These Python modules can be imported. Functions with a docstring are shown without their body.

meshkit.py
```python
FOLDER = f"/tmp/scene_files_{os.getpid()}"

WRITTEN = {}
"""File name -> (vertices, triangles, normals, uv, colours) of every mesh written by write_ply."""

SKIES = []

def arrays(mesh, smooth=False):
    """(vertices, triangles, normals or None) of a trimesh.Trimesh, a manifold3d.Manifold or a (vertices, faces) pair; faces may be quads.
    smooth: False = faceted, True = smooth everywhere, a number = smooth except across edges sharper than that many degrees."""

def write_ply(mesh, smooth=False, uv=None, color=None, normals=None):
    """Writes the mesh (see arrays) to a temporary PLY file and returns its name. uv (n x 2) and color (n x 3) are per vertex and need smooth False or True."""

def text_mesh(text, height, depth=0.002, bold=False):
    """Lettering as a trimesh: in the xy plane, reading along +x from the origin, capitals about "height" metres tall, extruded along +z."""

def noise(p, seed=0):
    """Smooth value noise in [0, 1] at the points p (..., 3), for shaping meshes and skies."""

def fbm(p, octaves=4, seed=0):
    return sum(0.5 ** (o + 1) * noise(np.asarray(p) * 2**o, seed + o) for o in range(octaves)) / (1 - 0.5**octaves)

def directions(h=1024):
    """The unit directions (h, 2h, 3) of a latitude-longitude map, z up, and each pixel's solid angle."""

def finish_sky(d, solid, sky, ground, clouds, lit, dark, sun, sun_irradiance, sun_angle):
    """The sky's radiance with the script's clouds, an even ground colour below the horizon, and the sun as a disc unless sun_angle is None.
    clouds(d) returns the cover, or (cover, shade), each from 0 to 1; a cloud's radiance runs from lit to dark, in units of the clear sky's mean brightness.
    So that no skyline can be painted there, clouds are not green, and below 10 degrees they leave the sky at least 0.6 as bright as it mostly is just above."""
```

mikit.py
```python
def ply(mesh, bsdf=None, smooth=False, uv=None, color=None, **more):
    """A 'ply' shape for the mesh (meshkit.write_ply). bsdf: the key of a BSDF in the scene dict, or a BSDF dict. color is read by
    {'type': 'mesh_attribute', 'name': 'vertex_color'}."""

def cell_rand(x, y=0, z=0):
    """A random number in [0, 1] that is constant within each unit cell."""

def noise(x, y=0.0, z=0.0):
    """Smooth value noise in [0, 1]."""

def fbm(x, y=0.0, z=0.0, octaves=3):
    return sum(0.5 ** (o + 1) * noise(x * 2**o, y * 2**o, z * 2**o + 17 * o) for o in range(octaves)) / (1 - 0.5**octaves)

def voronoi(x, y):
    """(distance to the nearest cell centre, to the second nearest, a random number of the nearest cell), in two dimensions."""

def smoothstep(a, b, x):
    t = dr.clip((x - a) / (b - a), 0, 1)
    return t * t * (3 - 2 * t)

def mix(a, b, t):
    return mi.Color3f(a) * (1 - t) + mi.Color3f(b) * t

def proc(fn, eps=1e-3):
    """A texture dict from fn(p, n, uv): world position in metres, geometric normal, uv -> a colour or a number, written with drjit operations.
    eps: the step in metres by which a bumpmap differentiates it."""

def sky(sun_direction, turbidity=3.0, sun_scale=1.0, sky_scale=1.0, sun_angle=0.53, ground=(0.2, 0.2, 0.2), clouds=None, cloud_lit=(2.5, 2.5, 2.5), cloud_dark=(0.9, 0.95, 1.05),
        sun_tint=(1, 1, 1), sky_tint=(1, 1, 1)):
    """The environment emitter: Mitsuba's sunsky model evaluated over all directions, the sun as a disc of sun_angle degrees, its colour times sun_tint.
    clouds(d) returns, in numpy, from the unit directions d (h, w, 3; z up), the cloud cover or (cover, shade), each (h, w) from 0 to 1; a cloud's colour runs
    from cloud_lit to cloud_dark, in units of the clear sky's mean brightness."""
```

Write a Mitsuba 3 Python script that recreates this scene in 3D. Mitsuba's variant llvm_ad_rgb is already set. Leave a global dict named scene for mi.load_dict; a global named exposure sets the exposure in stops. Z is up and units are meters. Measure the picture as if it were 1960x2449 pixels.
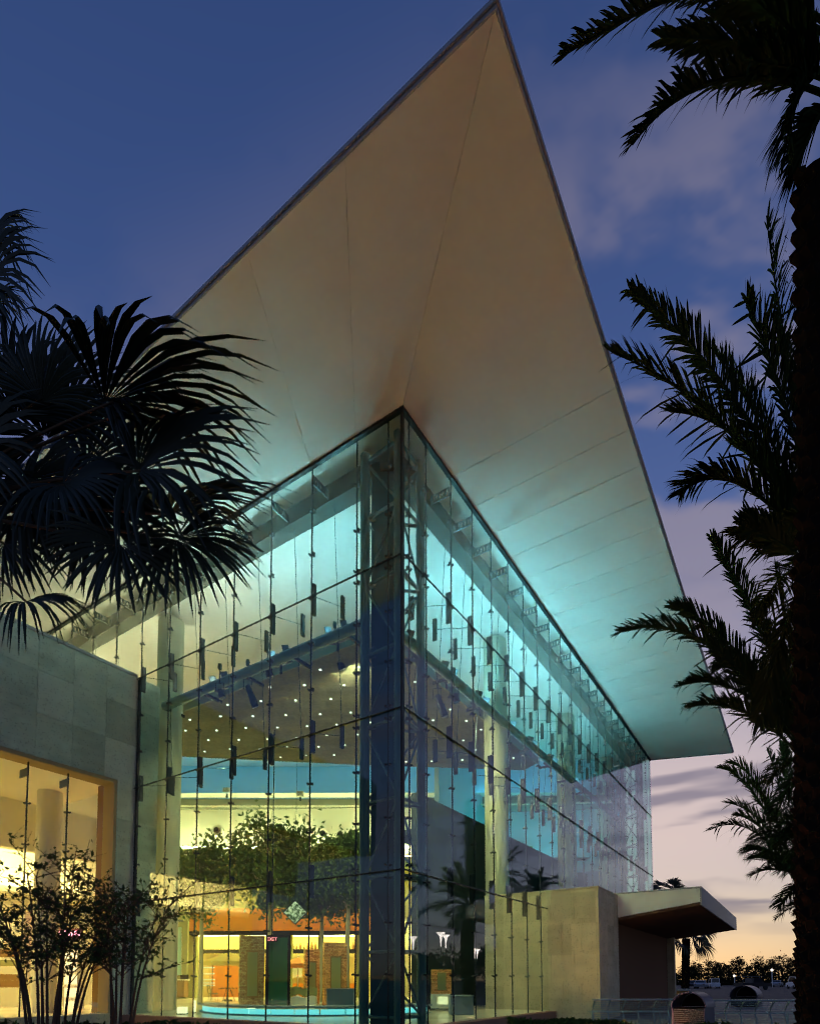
import math, random
import numpy as np, trimesh, mitsuba as mi, drjit as dr
import mikit, meshkit
from mikit import noise, fbm, cell_rand, smoothstep, mix
from shapely.geometry import Polygon

# ------------------------------------------------------------------ camera, sky, exposure
T = mi.ScalarTransform4f
F, PITCH, ROLL, PPY, EYE = 1430.69, 0.0581, -0.0016, 2261.94, 1.45
fw = np.array([0, math.cos(PITCH), math.sin(PITCH)]); cr = np.array([1.0, 0, 0]); cu = np.cross(cr, fw)
cr, cu = math.cos(ROLL) * cr + math.sin(ROLL) * cu, -math.sin(ROLL) * cr + math.cos(ROLL) * cu
EP = np.array([0, 0, EYE])
exposure = 5.0
K = 2.0 ** exposure          # lamp radiances below are written as they read in the exposed picture
scene, labels = {}, {}
scene['camera'] = {'type': 'perspective', 'fov': math.degrees(2 * math.atan(980 / F)), 'fov_axis': 'x', 'near_clip': 0.1, 'far_clip': 3000.0,
                   'principal_point_offset_y': -(PPY - 1224.5) / 2449,
                   'to_world': T().look_at(origin=EP.tolist(), target=(EP + fw).tolist(), up=cu.tolist())}

SUN_AZ = math.radians(23)
def clouds(d):
    el = np.degrees(np.arcsin(np.clip(d[..., 2], -1, 1)))
    h = np.maximum(d[..., 2], 0.02) + 0.10
    q = np.stack([d[..., 0] / h * 1.1, d[..., 1] / h * 1.1, d[..., 2] * 0], -1)      # a flat deck high above
    n1 = meshkit.fbm(q * np.array([2.0, 3.0, 1]) + 3.1, 5, 4)
    n2 = meshkit.fbm(q * np.array([8.0, 13.0, 1]) + 11.7, 5, 9)
    ss = lambda a, b, x: np.clip((x - a) / (b - a), 0, 1) ** 2 * (3 - 2 * np.clip((x - a) / (b - a), 0, 1))
    az = np.arctan2(d[..., 0], d[..., 1]) - SUN_AZ
    near = 0.5 + 0.5 * np.cos(az)                                                    # dusk haze is brightest towards the set sun
    n3 = meshkit.fbm(np.stack([az * 1.5 + 2.0, el * 0.30 + 0.5 * n1, az * 0], -1), 4, 21)     # long bars lying near the horizon
    n4 = meshkit.fbm(np.stack([az * 7.0, el * 1.1 + 1.5 * n1, az * 0], -1), 4, 33)
    deck = (d[..., 0] * np.sin(SUN_AZ) + d[..., 1] * np.cos(SUN_AZ)) / h                   # how far the deck reaches towards the sunset
    puffs = ss(0.38, 0.56, 0.45 * n1 + 0.55 * n2) * ss(0.42, 0.80, deck)
    n5 = meshkit.fbm(q * np.array([4.0, 11.0, 1]) + 31.3, 5, 14)                         # broken streaks in the deck
    puffs = np.maximum(puffs, 0.9 * ss(0.46, 0.60, 0.75 * n5 + 0.25 * n1) * ss(0.55, 0.95, deck))
    high = puffs * ss(18, 32, el) * (0.50 - 0.16 * ss(42, 60, el)) * near
    bars = ss(0.47, 0.64, 0.62 * n3 + 0.38 * n4) * ss(2.0, 7, el) * (1 - ss(22, 34, el)) * 0.72
    haze = 0.72 * ss(4.0, 13, el) * (1 - ss(13, 36, el)) * near ** 28
    cover = 1 - (1 - high) * (1 - bars) * (1 - haze)
    shade = np.clip((bars * 1.0 + high * 0.62) / (cover + 1e-6), 0, 1)
    return cover, shade

scene['sky'] = mikit.sky((math.sin(SUN_AZ), math.cos(SUN_AZ), 0.018), turbidity=3, sun_scale=0.0, sky_scale=0.78, sky_tint=(0.17, 0.28, 0.79),
                         clouds=clouds, cloud_lit=(5.6, 4.3, 3.8), cloud_dark=(1.05, 1.0, 1.55), ground=(0.1, 0.1, 0.1))

# ------------------------------------------------------------------ frames of reference
PSI = 0.5828
C = np.array([-0.1751, 14.601, 0.0])                       # the glass corner
dA = np.array([math.sin(PSI), math.cos(PSI), 0.0])         # along the right glass wall
dB = np.array([-math.cos(PSI), math.sin(PSI), 0.0])        # along the left glass wall
RB = np.eye(4); RB[:3, 0] = dA; RB[:3, 1] = dB; RB[:3, 3] = C
def W(a, b, z): return C + a * dA + b * dB + np.array([0, 0, z])
def inB(x, y, Y):
    q = at(x, y, Y) - C
    return q @ dA, q @ dB, q[2]
def ray(x, y): return cr * (x - 980) / F - cu * (y - PPY) / F + fw
def at(x, y, Y):                                            # the point seen at photo pixel x, y, Y metres ahead
    d = ray(x, y)
    return EP + d * (Y / d[1])

rng = random.Random(7); nr = np.random.RandomState(7)
cat = trimesh.util.concatenate

# ------------------------------------------------------------------ helpers
_count = {}
def key_of(name):
    n = _count.get(name, -1) + 1
    _count[name] = n
    return name if n == 0 else f'{name}_{n:03d}'
def add(name, mesh, bsdf, smooth=False, parent=None, emit=None, **more):
    k = key_of((parent + '__' if parent else '') + name)
    d = mesh if isinstance(mesh, dict) else mikit.ply(mesh, bsdf, smooth=smooth)
    if emit is not None:
        d = {**d, 'emitter': {'type': 'area', 'radiance': {'type': 'rgb', 'value': [float(c) / K for c in emit]}, **more}}
    scene[k] = d
    return k
def thing(name, label, category, group=None):
    k = key_of(name); labels[k] = {'label': label, 'category': category}
    if group: labels[k]['group'] = group
    return k
def tag(k, label, category=None, group=None, kind=None):
    labels[k] = {'label': label}
    if category: labels[k]['category'] = category
    if group: labels[k]['group'] = group
    if kind: labels[k]['kind'] = kind
    return k
def mv(m, M): m = m.copy(); m.apply_transform(M); return m
def box(x0, x1, y0, y1, z0, z1, M=None):
    m = trimesh.creation.box((x1 - x0, y1 - y0, z1 - z0)); m.apply_translation(((x0 + x1) / 2, (y0 + y1) / 2, (z0 + z1) / 2))
    return m if M is None else mv(m, M)
def bbox(a0, a1, b0, b1, z0, z1): return box(a0, a1, b0, b1, z0, z1, RB)
def cbox(x0, x1, y0, y1, z0, z1, c=0.02, M=None):           # a box with chamfered edges
    import manifold3d as m3
    pts = []
    for i in (0, 1):
        for j in (0, 1):
            for l in (0, 1):
                x, y, z = (x0, x1)[i], (y0, y1)[j], (z0, z1)[l]; sx, sy, sz = (1, -1)[i] * c, (1, -1)[j] * c, (1, -1)[l] * c
                pts += [(x + sx, y + sy, z), (x + sx, y, z + sz), (x, y + sy, z + sz)]
    m = m3.Manifold.hull_points(pts).to_mesh()
    t = trimesh.Trimesh(m.vert_properties[:, :3], m.tri_verts, process=False)
    return t if M is None else mv(t, M)
def tube(pts, rad, sides=6, cap=True):
    p = np.asarray(pts, float); n = len(p); rad = np.broadcast_to(rad, (n,))
    t = np.gradient(p, axis=0) if n > 2 else np.repeat([p[1] - p[0]], 2, 0)
    t = t / (np.linalg.norm(t, axis=1, keepdims=True) + 1e-9)
    ref = np.array([0, 0, 1.0]) if abs(t.mean(0)[2]) < 0.85 else np.array([1.0, 0, 0])
    u = np.cross(t, ref); u /= np.linalg.norm(u, axis=1, keepdims=True) + 1e-9
    v = np.cross(t, u); an = np.arange(sides) * 2 * np.pi / sides
    V = (p[:, None] + rad[:, None, None] * (np.cos(an)[None, :, None] * u[:, None] + np.sin(an)[None, :, None] * v[:, None])).reshape(-1, 3)
    f = []
    for i in range(n - 1):
        for j in range(sides):
            a, b = i * sides + j, i * sides + (j + 1) % sides
            f += [(a, b, b + sides), (a, b + sides, a + sides)]
    if cap:
        V = np.vstack([V, p[0], p[-1]]); o = n * sides
        for j in range(sides):
            f += [(o, (j + 1) % sides, j), (o + 1, (n - 1) * sides + j, (n - 1) * sides + (j + 1) % sides)]
    m = trimesh.Trimesh(V, np.array(f)[:, ::-1], process=False)
    return m
def bar(p, q, r, sides=6): return tube([p, q], r, sides)
def bez(p0, p1, p2, n):
    t = np.linspace(0, 1, n)[:, None]
    return (1 - t) ** 2 * p0 + 2 * t * (1 - t) * p1 + t ** 2 * p2
def quad(p0, p1, p2, p3): return trimesh.Trimesh(np.array([p0, p1, p2, p3]), [[0, 1, 2], [0, 2, 3]], process=False)
def tri_soup(v, f): return trimesh.Trimesh(np.asarray(v, float).reshape(-1, 3), np.asarray(f, int).reshape(-1, 3), process=False)
def extr(poly, h, M=None):
    m = trimesh.creation.extrude_polygon(Polygon(poly), h, engine='earcut')
    return m if M is None else mv(m, M)
def lathe(prof, n=24, M=None):
    m = trimesh.creation.revolve(np.array(prof, float), sections=n)
    return m if M is None else mv(m, M)
def TR(x, y, z, rz=0.0, s=1.0):
    M = np.eye(4); c_, s_ = math.cos(rz), math.sin(rz)
    M[:3, :3] = np.array([[c_, -s_, 0], [s_, c_, 0], [0, 0, 1]]) * s; M[:3, 3] = (x, y, z)
    return M
def rgb(c): return {'type': 'rgb', 'value': list(map(float, c))}
def mat(name, col, rough=0.6, metal=0.0, spec=0.5, two=True, **kw):
    b = {'type': 'principled', 'base_color': col if isinstance(col, dict) else rgb(col), 'roughness': rough, 'metallic': metal, 'specular': spec, **kw}
    scene[name] = {'type': 'twosided', 'bsdf': b} if two else b
    return name
def dif(name, col):
    scene[name] = {'type': 'twosided', 'bsdf': {'type': 'diffuse', 'reflectance': col if isinstance(col, dict) else rgb(col)}}
    return name

# ------------------------------------------------------------------ materials
def bcoord(p):
    x, y = p.x - C[0], p.y - C[1]
    return x * dA[0] + y * dA[1], x * dB[0] + y * dB[1]
def stone_fn(u, v, n3, lo, hi, tw, th, u0):
    tone = cell_rand(dr.floor((u - u0) / tw), dr.floor(v / th), 5)
    f = fbm(u * 2.3, v * 2.3, n3, 4); pits = smoothstep(0.74, 0.88, noise(u * 26, v * 26, 3.0)); vein = fbm(u * 0.8, v * 4.5, n3 + 7, 3)
    c = mix(lo, hi, dr.clip(0.05 + 0.62 * tone + 0.60 * (f - 0.5) + 0.5 * (vein - 0.5) + 0.2, 0, 1))
    return c * (1 - 0.22 * pits)
TW, TH = 1.10, 1.36
def wing_fn(p, n, uv):
    a, b = bcoord(p)
    return stone_fn(a, p.z - 0.3, b, (0.29, 0.32, 0.25), (0.58, 0.60, 0.50), TW, TH, 0.0)
def low_fn(p, n, uv):
    a, b = bcoord(p)
    u = dr.select(dr.abs(n.x * dA[0] + n.y * dA[1]) > 0.5, b, a)
    return stone_fn(u, p.z - 0.05, 1.0, (0.40, 0.33, 0.20), (0.64, 0.54, 0.36), 0.92, 1.17, 0.0)
scene['stone_wing_mat'] = {'type': 'twosided', 'bsdf': {'type': 'principled', 'base_color': mikit.proc(wing_fn), 'roughness': 0.55, 'specular': 0.4}}
scene['stone_low_mat'] = {'type': 'twosided', 'bsdf': {'type': 'principled', 'base_color': mikit.proc(low_fn), 'roughness': 0.6, 'specular': 0.35}}
def plaster_fn(p, n, uv):
    f = fbm(p.x * 0.7, p.y * 0.7, p.z * 0.7, 3); g = noise(p.x * 9, p.y * 9, p.z * 9)
    return mix((0.70, 0.61, 0.54), (0.82, 0.74, 0.67), 0.75 * f + 0.25 * g)
scene['plaster'] = {'type': 'twosided', 'bsdf': {'type': 'diffuse', 'reflectance': mikit.proc(plaster_fn)}}
def pave_fn(p, n, uv):
    a, b = bcoord(p)
    t = cell_rand(dr.floor(a / 0.6), dr.floor(b / 0.6), 2); f = fbm(p.x * 1.3, p.y * 1.3, 0, 4)
    j = dr.minimum(dr.abs(a / 0.6 - dr.floor(a / 0.6 + 0.5)), dr.abs(b / 0.6 - dr.floor(b / 0.6 + 0.5)))
    return mix((0.13, 0.12, 0.11), (0.27, 0.25, 0.22), 0.35 * t + 0.65 * f) * (0.5 + 0.5 * smoothstep(0.0, 0.02, j))
scene['paving'] = {'type': 'twosided', 'bsdf': {'type': 'principled', 'base_color': mikit.proc(pave_fn), 'roughness': 0.6}}
def earth_fn(p, n, uv):
    return mix((0.022, 0.021, 0.02), (0.05, 0.047, 0.042), fbm(p.x * 0.9, p.y * 0.9, 0, 4))
scene['asphalt'] = {'type': 'twosided', 'bsdf': {'type': 'principled', 'base_color': mikit.proc(earth_fn), 'roughness': 0.75}}
def floor_fn(p, n, uv):
    t = cell_rand(dr.floor(p.x / 1.2), dr.floor(p.y / 1.2), 1)
    return mix((0.50, 0.42, 0.27), (0.66, 0.58, 0.42), 0.5 * t + 0.5 * fbm(p.x * 2, p.y * 2, 0, 3))
scene['floor_mat'] = {'type': 'twosided', 'bsdf': {'type': 'principled', 'base_color': mikit.proc(floor_fn), 'roughness': 0.16, 'specular': 0.6}}
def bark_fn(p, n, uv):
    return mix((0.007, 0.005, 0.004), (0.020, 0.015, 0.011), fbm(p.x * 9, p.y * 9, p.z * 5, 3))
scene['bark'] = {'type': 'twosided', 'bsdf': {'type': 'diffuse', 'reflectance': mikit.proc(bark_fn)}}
def mosaic_fn(p, n, uv):
    u = (p.x + p.y * 0.3) / 0.16; v = p.z / 0.075
    uu = u + 0.5 * (dr.floor(v) - 2 * dr.floor(dr.floor(v) / 2))
    t = cell_rand(dr.floor(uu), dr.floor(v), 8); fu, fv = uu - dr.floor(uu), v - dr.floor(v)
    j = smoothstep(0.02, 0.12, dr.minimum(dr.minimum(fu, 1 - fu) * 2, dr.minimum(fv, 1 - fv)))
    return mix((0.58, 0.21, 0.05), (0.92, 0.46, 0.15), t) * (0.45 + 0.55 * j)
scene['mosaic'] = {'type': 'twosided', 'bsdf': {'type': 'principled', 'base_color': mikit.proc(mosaic_fn), 'roughness': 0.3, 'specular': 0.6}}
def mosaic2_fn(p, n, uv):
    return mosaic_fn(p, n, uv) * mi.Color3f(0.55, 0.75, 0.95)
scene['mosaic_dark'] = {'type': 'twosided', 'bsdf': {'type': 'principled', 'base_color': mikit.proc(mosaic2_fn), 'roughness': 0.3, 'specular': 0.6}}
def grayceil_fn(p, n, uv):
    return mix((0.19, 0.165, 0.125), (0.29, 0.255, 0.20), 0.6 * fbm(p.x * 0.6, p.y * 2.2, 0, 4) + 0.4 * noise(p.x * 12, p.y * 12, 0))
scene['drop_ceiling_mat'] = {'type': 'twosided', 'bsdf': {'type': 'diffuse', 'reflectance': mikit.proc(grayceil_fn)}}
scene['glass'] = {'type': 'thindielectric', 'int_ior': 1.52, 'specular_transmittance': rgb((0.49, 0.80, 0.745))}
scene['shop_glass'] = {'type': 'thindielectric', 'int_ior': 1.5, 'specular_transmittance': rgb((0.92, 0.94, 0.86))}
mat('steel_black', (0.02, 0.025, 0.028), 0.4, 0.3)
mat('rod_steel', (0.05, 0.07, 0.07), 0.35, 0.8)
mat('fascia_metal', (0.36, 0.36, 0.36), 0.45, 0.2)
mat('mast_paint', (0.10, 0.165, 0.175), 0.4)
mat('beam_paint', (0.26, 0.27, 0.20), 0.5)
mat('beam_dark', (0.035, 0.038, 0.025), 0.6)
mat('mast_dark', (0.03, 0.075, 0.095), 0.35)
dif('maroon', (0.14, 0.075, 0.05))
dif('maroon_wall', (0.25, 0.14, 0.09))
dif('wall_olive', (0.17, 0.155, 0.07))
dif('frame_tan', (0.42, 0.31, 0.18))
mat('column_paint', (0.52, 0.50, 0.38), 0.5)
dif('cream', (0.80, 0.76, 0.60))
dif('blue_wall', (0.42, 0.62, 0.74))
dif('shop_yellow', (0.78, 0.60, 0.26))
dif('shop_orange', (0.78, 0.27, 0.04))
dif('shop_olive', (0.36, 0.34, 0.14))
dif('shop_brown', (0.34, 0.19, 0.07))
dif('off_white', (0.80, 0.78, 0.70))
dif('black_band', (0.025, 0.022, 0.02))
dif('partition_dark', (0.05, 0.065, 0.06))
dif('gray_stone', (0.36, 0.40, 0.40))
mat('bench_metal', (0.26, 0.33, 0.35), 0.35, 0.2)
mat('can_metal', (0.10, 0.10, 0.145), 0.4, 0.4)
mat('bin_slat', (0.09, 0.13, 0.115), 0.5)
mat('umbrella_yellow', (0.86, 0.58, 0.12), 0.8, two=True)
mat('umbrella_orange', (0.82, 0.28, 0.05), 0.8)
mat('screen_green', (0.03, 0.10, 0.05), 0.15)
mat('screen_olive', (0.32, 0.30, 0.13), 0.2)
mat('tube_glass', (0.45, 0.66, 0.58), 0.08, spec=0.9)
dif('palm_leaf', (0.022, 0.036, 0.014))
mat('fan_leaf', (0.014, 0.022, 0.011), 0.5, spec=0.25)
dif('shrub_leaf', (0.07, 0.105, 0.035))
dif('shrub_stem', (0.11, 0.075, 0.05))
dif('ficus_leaf', (0.12, 0.17, 0.05))
dif('ficus_bark', (0.50, 0.42, 0.28))
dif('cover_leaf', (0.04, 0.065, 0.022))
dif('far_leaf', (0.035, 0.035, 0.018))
mat('car_white', (0.75, 0.75, 0.75), 0.25); mat('car_silver', (0.35, 0.37, 0.40), 0.25, 0.4); mat('car_dark', (0.03, 0.03, 0.035), 0.25)
mat('car_glass', (0.02, 0.025, 0.03), 0.08); mat('rubber', (0.02, 0.02, 0.02), 0.8)
mat('curb_red', (0.26, 0.13, 0.09), 0.7)
dif('pole_gray', (0.22, 0.22, 0.22))

# ------------------------------------------------------------------ ground
k = add('ground', box(-700, 700, -200, 1200, -1.0, 0.0), 'asphalt'); tag(k, 'dark ground reaching the horizon', kind='structure')
k = add('plaza', cat([bbox(-16, -0.35, -14, 20, -0.5, 0.004), bbox(-0.35, 34, -14, -0.35, -0.5, 0.004)]), 'paving'); tag(k, 'stone paved plaza round the glass hall', kind='structure')
FL = 0.30
k = add('floor', cat([bbox(0.02, 48, 0.02, 48, -0.4, FL), bbox(-14, 0.02, 12.2, 48, -0.4, FL)]), 'floor_mat'); tag(k, 'polished stone floor inside the glass hall', kind='structure')

# ------------------------------------------------------------------ the glass pavilion
BLD = thing('glass_pavilion', 'tall glass entrance hall with pointed white roof, stone wings and slender steel masts', 'building')
P = BLD
ZT, Z3, Z2, Z1 = 16.19, 12.28, 8.29, 4.19
LV = [FL]
for lo, hi in ((FL, Z1), (Z1, Z2), (Z2, Z3), (Z3, ZT)):
    LV += [lo + (hi - lo) * i / 3 for i in (1, 2, 3)]
AL = [0.0, 0.35, 1.19] + [2.57 + 1.345 * i for i in range(20)] + [29.5]
BL = [0.0, 0.46, 1.50] + [3.13 + 1.64 * i for i in range(14)]
BEND = BL[-1]

# plinth under the glass
add('plinth', cat([bbox(-0.3, 0.02, -0.3, 11.5, -0.3, FL - 0.01), bbox(0.02, 9.88, -0.3, 0.02, -0.3, FL - 0.01)]), 'curb_red', parent=P)

# panes: each its own sheet, set a hair off true like real glazing
def pane(wall, u0, u1, z0, z1):
    g = 0.009; j = nr.uniform(-1, 1, 2) * 0.0022
    hu, hz = (u1 - u0) / 2 - g, (z1 - z0) / 2 - g
    um, zm = (u0 + u1) / 2, (z0 + z1) / 2
    pts = []
    for su, sz in ((-1, -1), (1, -1), (1, 1), (-1, 1)):
        off = su * hu * j[0] + sz * hz * j[1]
        pts.append(W(um + su * hu, off, zm + sz * hz) if wall == 'R' else W(off, um + su * hu, zm + sz * hz))
    return quad(*pts)
GR, GL, GE = P + '__glass_wall', P + '__glass_wall_001', P + '__glass_wall_002'
for i in range(len(AL) - 1):
    for l in range(12):
        if AL[i] >= 9.8 and LV[l + 1] < 4.25: continue
        add('pane', pane('R', AL[i], AL[i + 1], LV[l], LV[l + 1]), 'glass', parent=GR)
for i in range(len(BL) - 1):
    for l in range(12):
        if BL[i] >= 11.3 and l < 9: continue
        add('pane', pane('L', BL[i], BL[i + 1], LV[l], LV[l + 1]), 'glass', parent=GL)
for i in range(6):
    for l in range(4):
        add('pane', quad(W(29.5, i * 1.5 + .01, FL + (ZT - FL) * l / 4), W(29.5, i * 1.5 + 1.49, FL + (ZT - FL) * l / 4), W(29.5, i * 1.5 + 1.49, FL + (ZT - FL) * (l + 1) / 4 - .02), W(29.5, i * 1.5 + .01, FL + (ZT - FL) * (l + 1) / 4 - .02)), 'glass', parent=GE)
# corner seal, mullion rods, transom cables
add('corner_seal', bbox(-0.03, 0.045, -0.03, 0.045, FL, ZT), 'steel_black', parent=P)
for a in AL[1:]:
    add('mullion_rod', bbox(a - 0.014, a + 0.014, 0.012, 0.05, FL if a < 9.8 else 4.8, ZT), 'steel_black', parent=GR)
for b in BL[1:]:
    add('mullion_rod', bbox(0.012, 0.05, b - 0.014, b + 0.014, FL if b < 11.4 else 12.4, ZT), 'steel_black', parent=GL)
add('mullion_rod', bbox(0.02, 0.09, 11.42, 11.50, FL, Z3), 'steel_black', parent=GL)
for z in (Z1, Z2, Z3):
    add('transom_rod', bar(W(-0.03, 0.04, z), W(-0.03, 11.5, z), 0.022), 'steel_black', parent=GL)
    add('transom_rod', bar(W(0.04, -0.03, z), W(29.5 if z > 4.3 else 9.88, -0.03, z), 0.022), 'steel_black', parent=GR)
add('head_channel', bbox(-0.06, 0.06, -0.06, BEND, ZT - 0.06, ZT + 0.02), 'steel_black', parent=GL)
add('head_channel', bbox(0.06, 29.6, -0.06, 0.06, ZT - 0.06, ZT + 0.02), 'steel_black', parent=GR)
# spider clamps: a bar across the joint with a bolt head at each end and a stub inward
def clamp():
    m = [box(-0.10, 0.10, 0.03, 0.07, -0.016, 0.016), box(-0.02, 0.02, 0.03, 0.15, -0.02, 0.02)]
    for s in (-1, 1): m.append(mv(trimesh.creation.cylinder(0.028, 0.07, sections=8), trimesh.transformations.rotation_matrix(math.pi / 2, [1, 0, 0]) @ TR(0, 0, 0)).apply_translation((s * 0.075, 0.03, 0.012 * s)))
    return cat(m)
CL = mikit.ply(clamp(), 'steel_black')
def place_B(d, a, b, z, left):
    M = RB.copy(); M = M @ TR(a, b, z) @ (np.array([[0, 1, 0, 0], [1, 0, 0, 0], [0, 0, 1, 0], [0, 0, 0, 1.0]]) if left else np.eye(4))
    return {**d, 'to_world': T(M.tolist())}
for a in AL[1:-1]:
    for z in LV[1:-1]:
        if a > 9.8 and z < 4.9: continue
        for dz in ((-0.16, 0.16) if z in (Z1, Z2, Z3) and a < 2 else (0,)):
            add('spider_clamp', place_B(CL, a, 0.0, z + dz, False), None, parent=GR)
for b in BL[1:12]:
    for z in LV[1:-1]:
        if b > 11.4 and z < 12.4: continue
        for dz in ((-0.16, 0.16) if z in (Z1, Z2, Z3) and b < 2 else (0,)):
            add('spider_clamp', place_B(CL, 0.0, b, z + dz, True), None, parent=GL)
# steel plates on the mullions, their inner partners on hanging rods, and the ties between
OP = mikit.ply(cbox(-0.035, 0.035, 0.06, 0.20, -0.46, 0.46, 0.006), 'steel_black')
IP = mikit.ply(cbox(-0.035, 0.035, -0.07, 0.07, -0.36, 0.36, 0.006), 'steel_black')
for a in AL[3:-1]:
    for z in (Z3, Z2, Z1):
        if a > 9.8 and z == Z1: continue
        add('mullion_plate', place_B(OP, a, 0.0, z, False), None, parent=GR)
        if z > 5:
            add('inner_plate', place_B(IP, a, 1.4, z + 0.45, False), None, parent=GR)
            add('tie_rod', bar(W(a, 0.2, z + 0.12), W(a, 1.35, z + 0.45), 0.010, 5), 'rod_steel', parent=GR)
    add('hanging_rod', bar(W(a, 0.95, ZT), W(a, 1.4, Z2 + 0.45), 0.009, 5), 'rod_steel', parent=GR)
for b in BL[3:12]:
    for z in (Z3, Z2, Z1):
        if b > 11.4 and z < 12: continue
        add('mullion_plate', place_B(OP, 0.0, b, z, True), None, parent=GL)
        if z > 5:
            add('inner_plate', place_B(IP, 1.4, b, z + 0.45, True), None, parent=GL)
            add('tie_rod', bar(W(0.2, b, z + 0.12), W(1.35, b, z + 0.45), 0.010, 5), 'rod_steel', parent=GL)
    add('hanging_rod', bar(W(0.95, b, ZT), W(1.4, b, Z2 + 0.45), 0.009, 5), 'rod_steel', parent=GL)
# perforated head brackets between glass and box beam
def perf(L):
    m = []
    n = int(L / 0.12)
    m.append(box(-0.02, 0.02, 0.05, L, 0.09, 0.13)); m.append(box(-0.02, 0.02, 0.05, L, -0.13, -0.09))
    for i in range(n): m.append(box(-0.02, 0.02, 0.06 + i * 0.12, 0.13 + i * 0.12, -0.09, 0.09))
    return cat(m)
PB = mikit.ply(perf(0.74), 'rod_steel')
for a in AL[3:-1]: add('head_bracket', place_B(PB, a, 0.0, 15.82, False), None, parent=GR)
for b in BL[3:-1]: add('head_bracket', place_B(PB, 0.0, b, 15.82, True), None, parent=GL)
# box beam under the ceiling, ring tube lower down
add('box_beam', bbox(0.72, 1.22, 0.72, BEND, 15.62, 16.16), 'beam_dark', parent=P)
add('box_beam', bbox(1.22, 29.3, 0.72, 1.22, 15.62, 16.16), 'beam_dark', parent=P)
ZTB = 12.3
add('ring_tube', tube([W(1.85, 2.0, ZTB), W(1.85, 12.6, ZTB)], 0.17, 14), 'mast_paint', 40, parent=P)
add('ring_tube', tube([W(2.0, 2.05, ZTB), W(29, 2.05, ZTB)], 0.17, 14), 'mast_paint', 40, parent=P)
for s in range(8):
    if s < 5: add('tube_bracket', bbox(1.85, 2.7, 3.3 + s * 2.3, 3.38 + s * 2.3, ZTB - 0.16, ZTB - 0.06), 'steel_black', parent=P)
    add('tube_bracket', bbox(3.3 + s * 2.6, 3.38 + s * 2.6, 2.05, 2.7, ZTB - 0.16, ZTB - 0.06), 'steel_black', parent=P)
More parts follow.
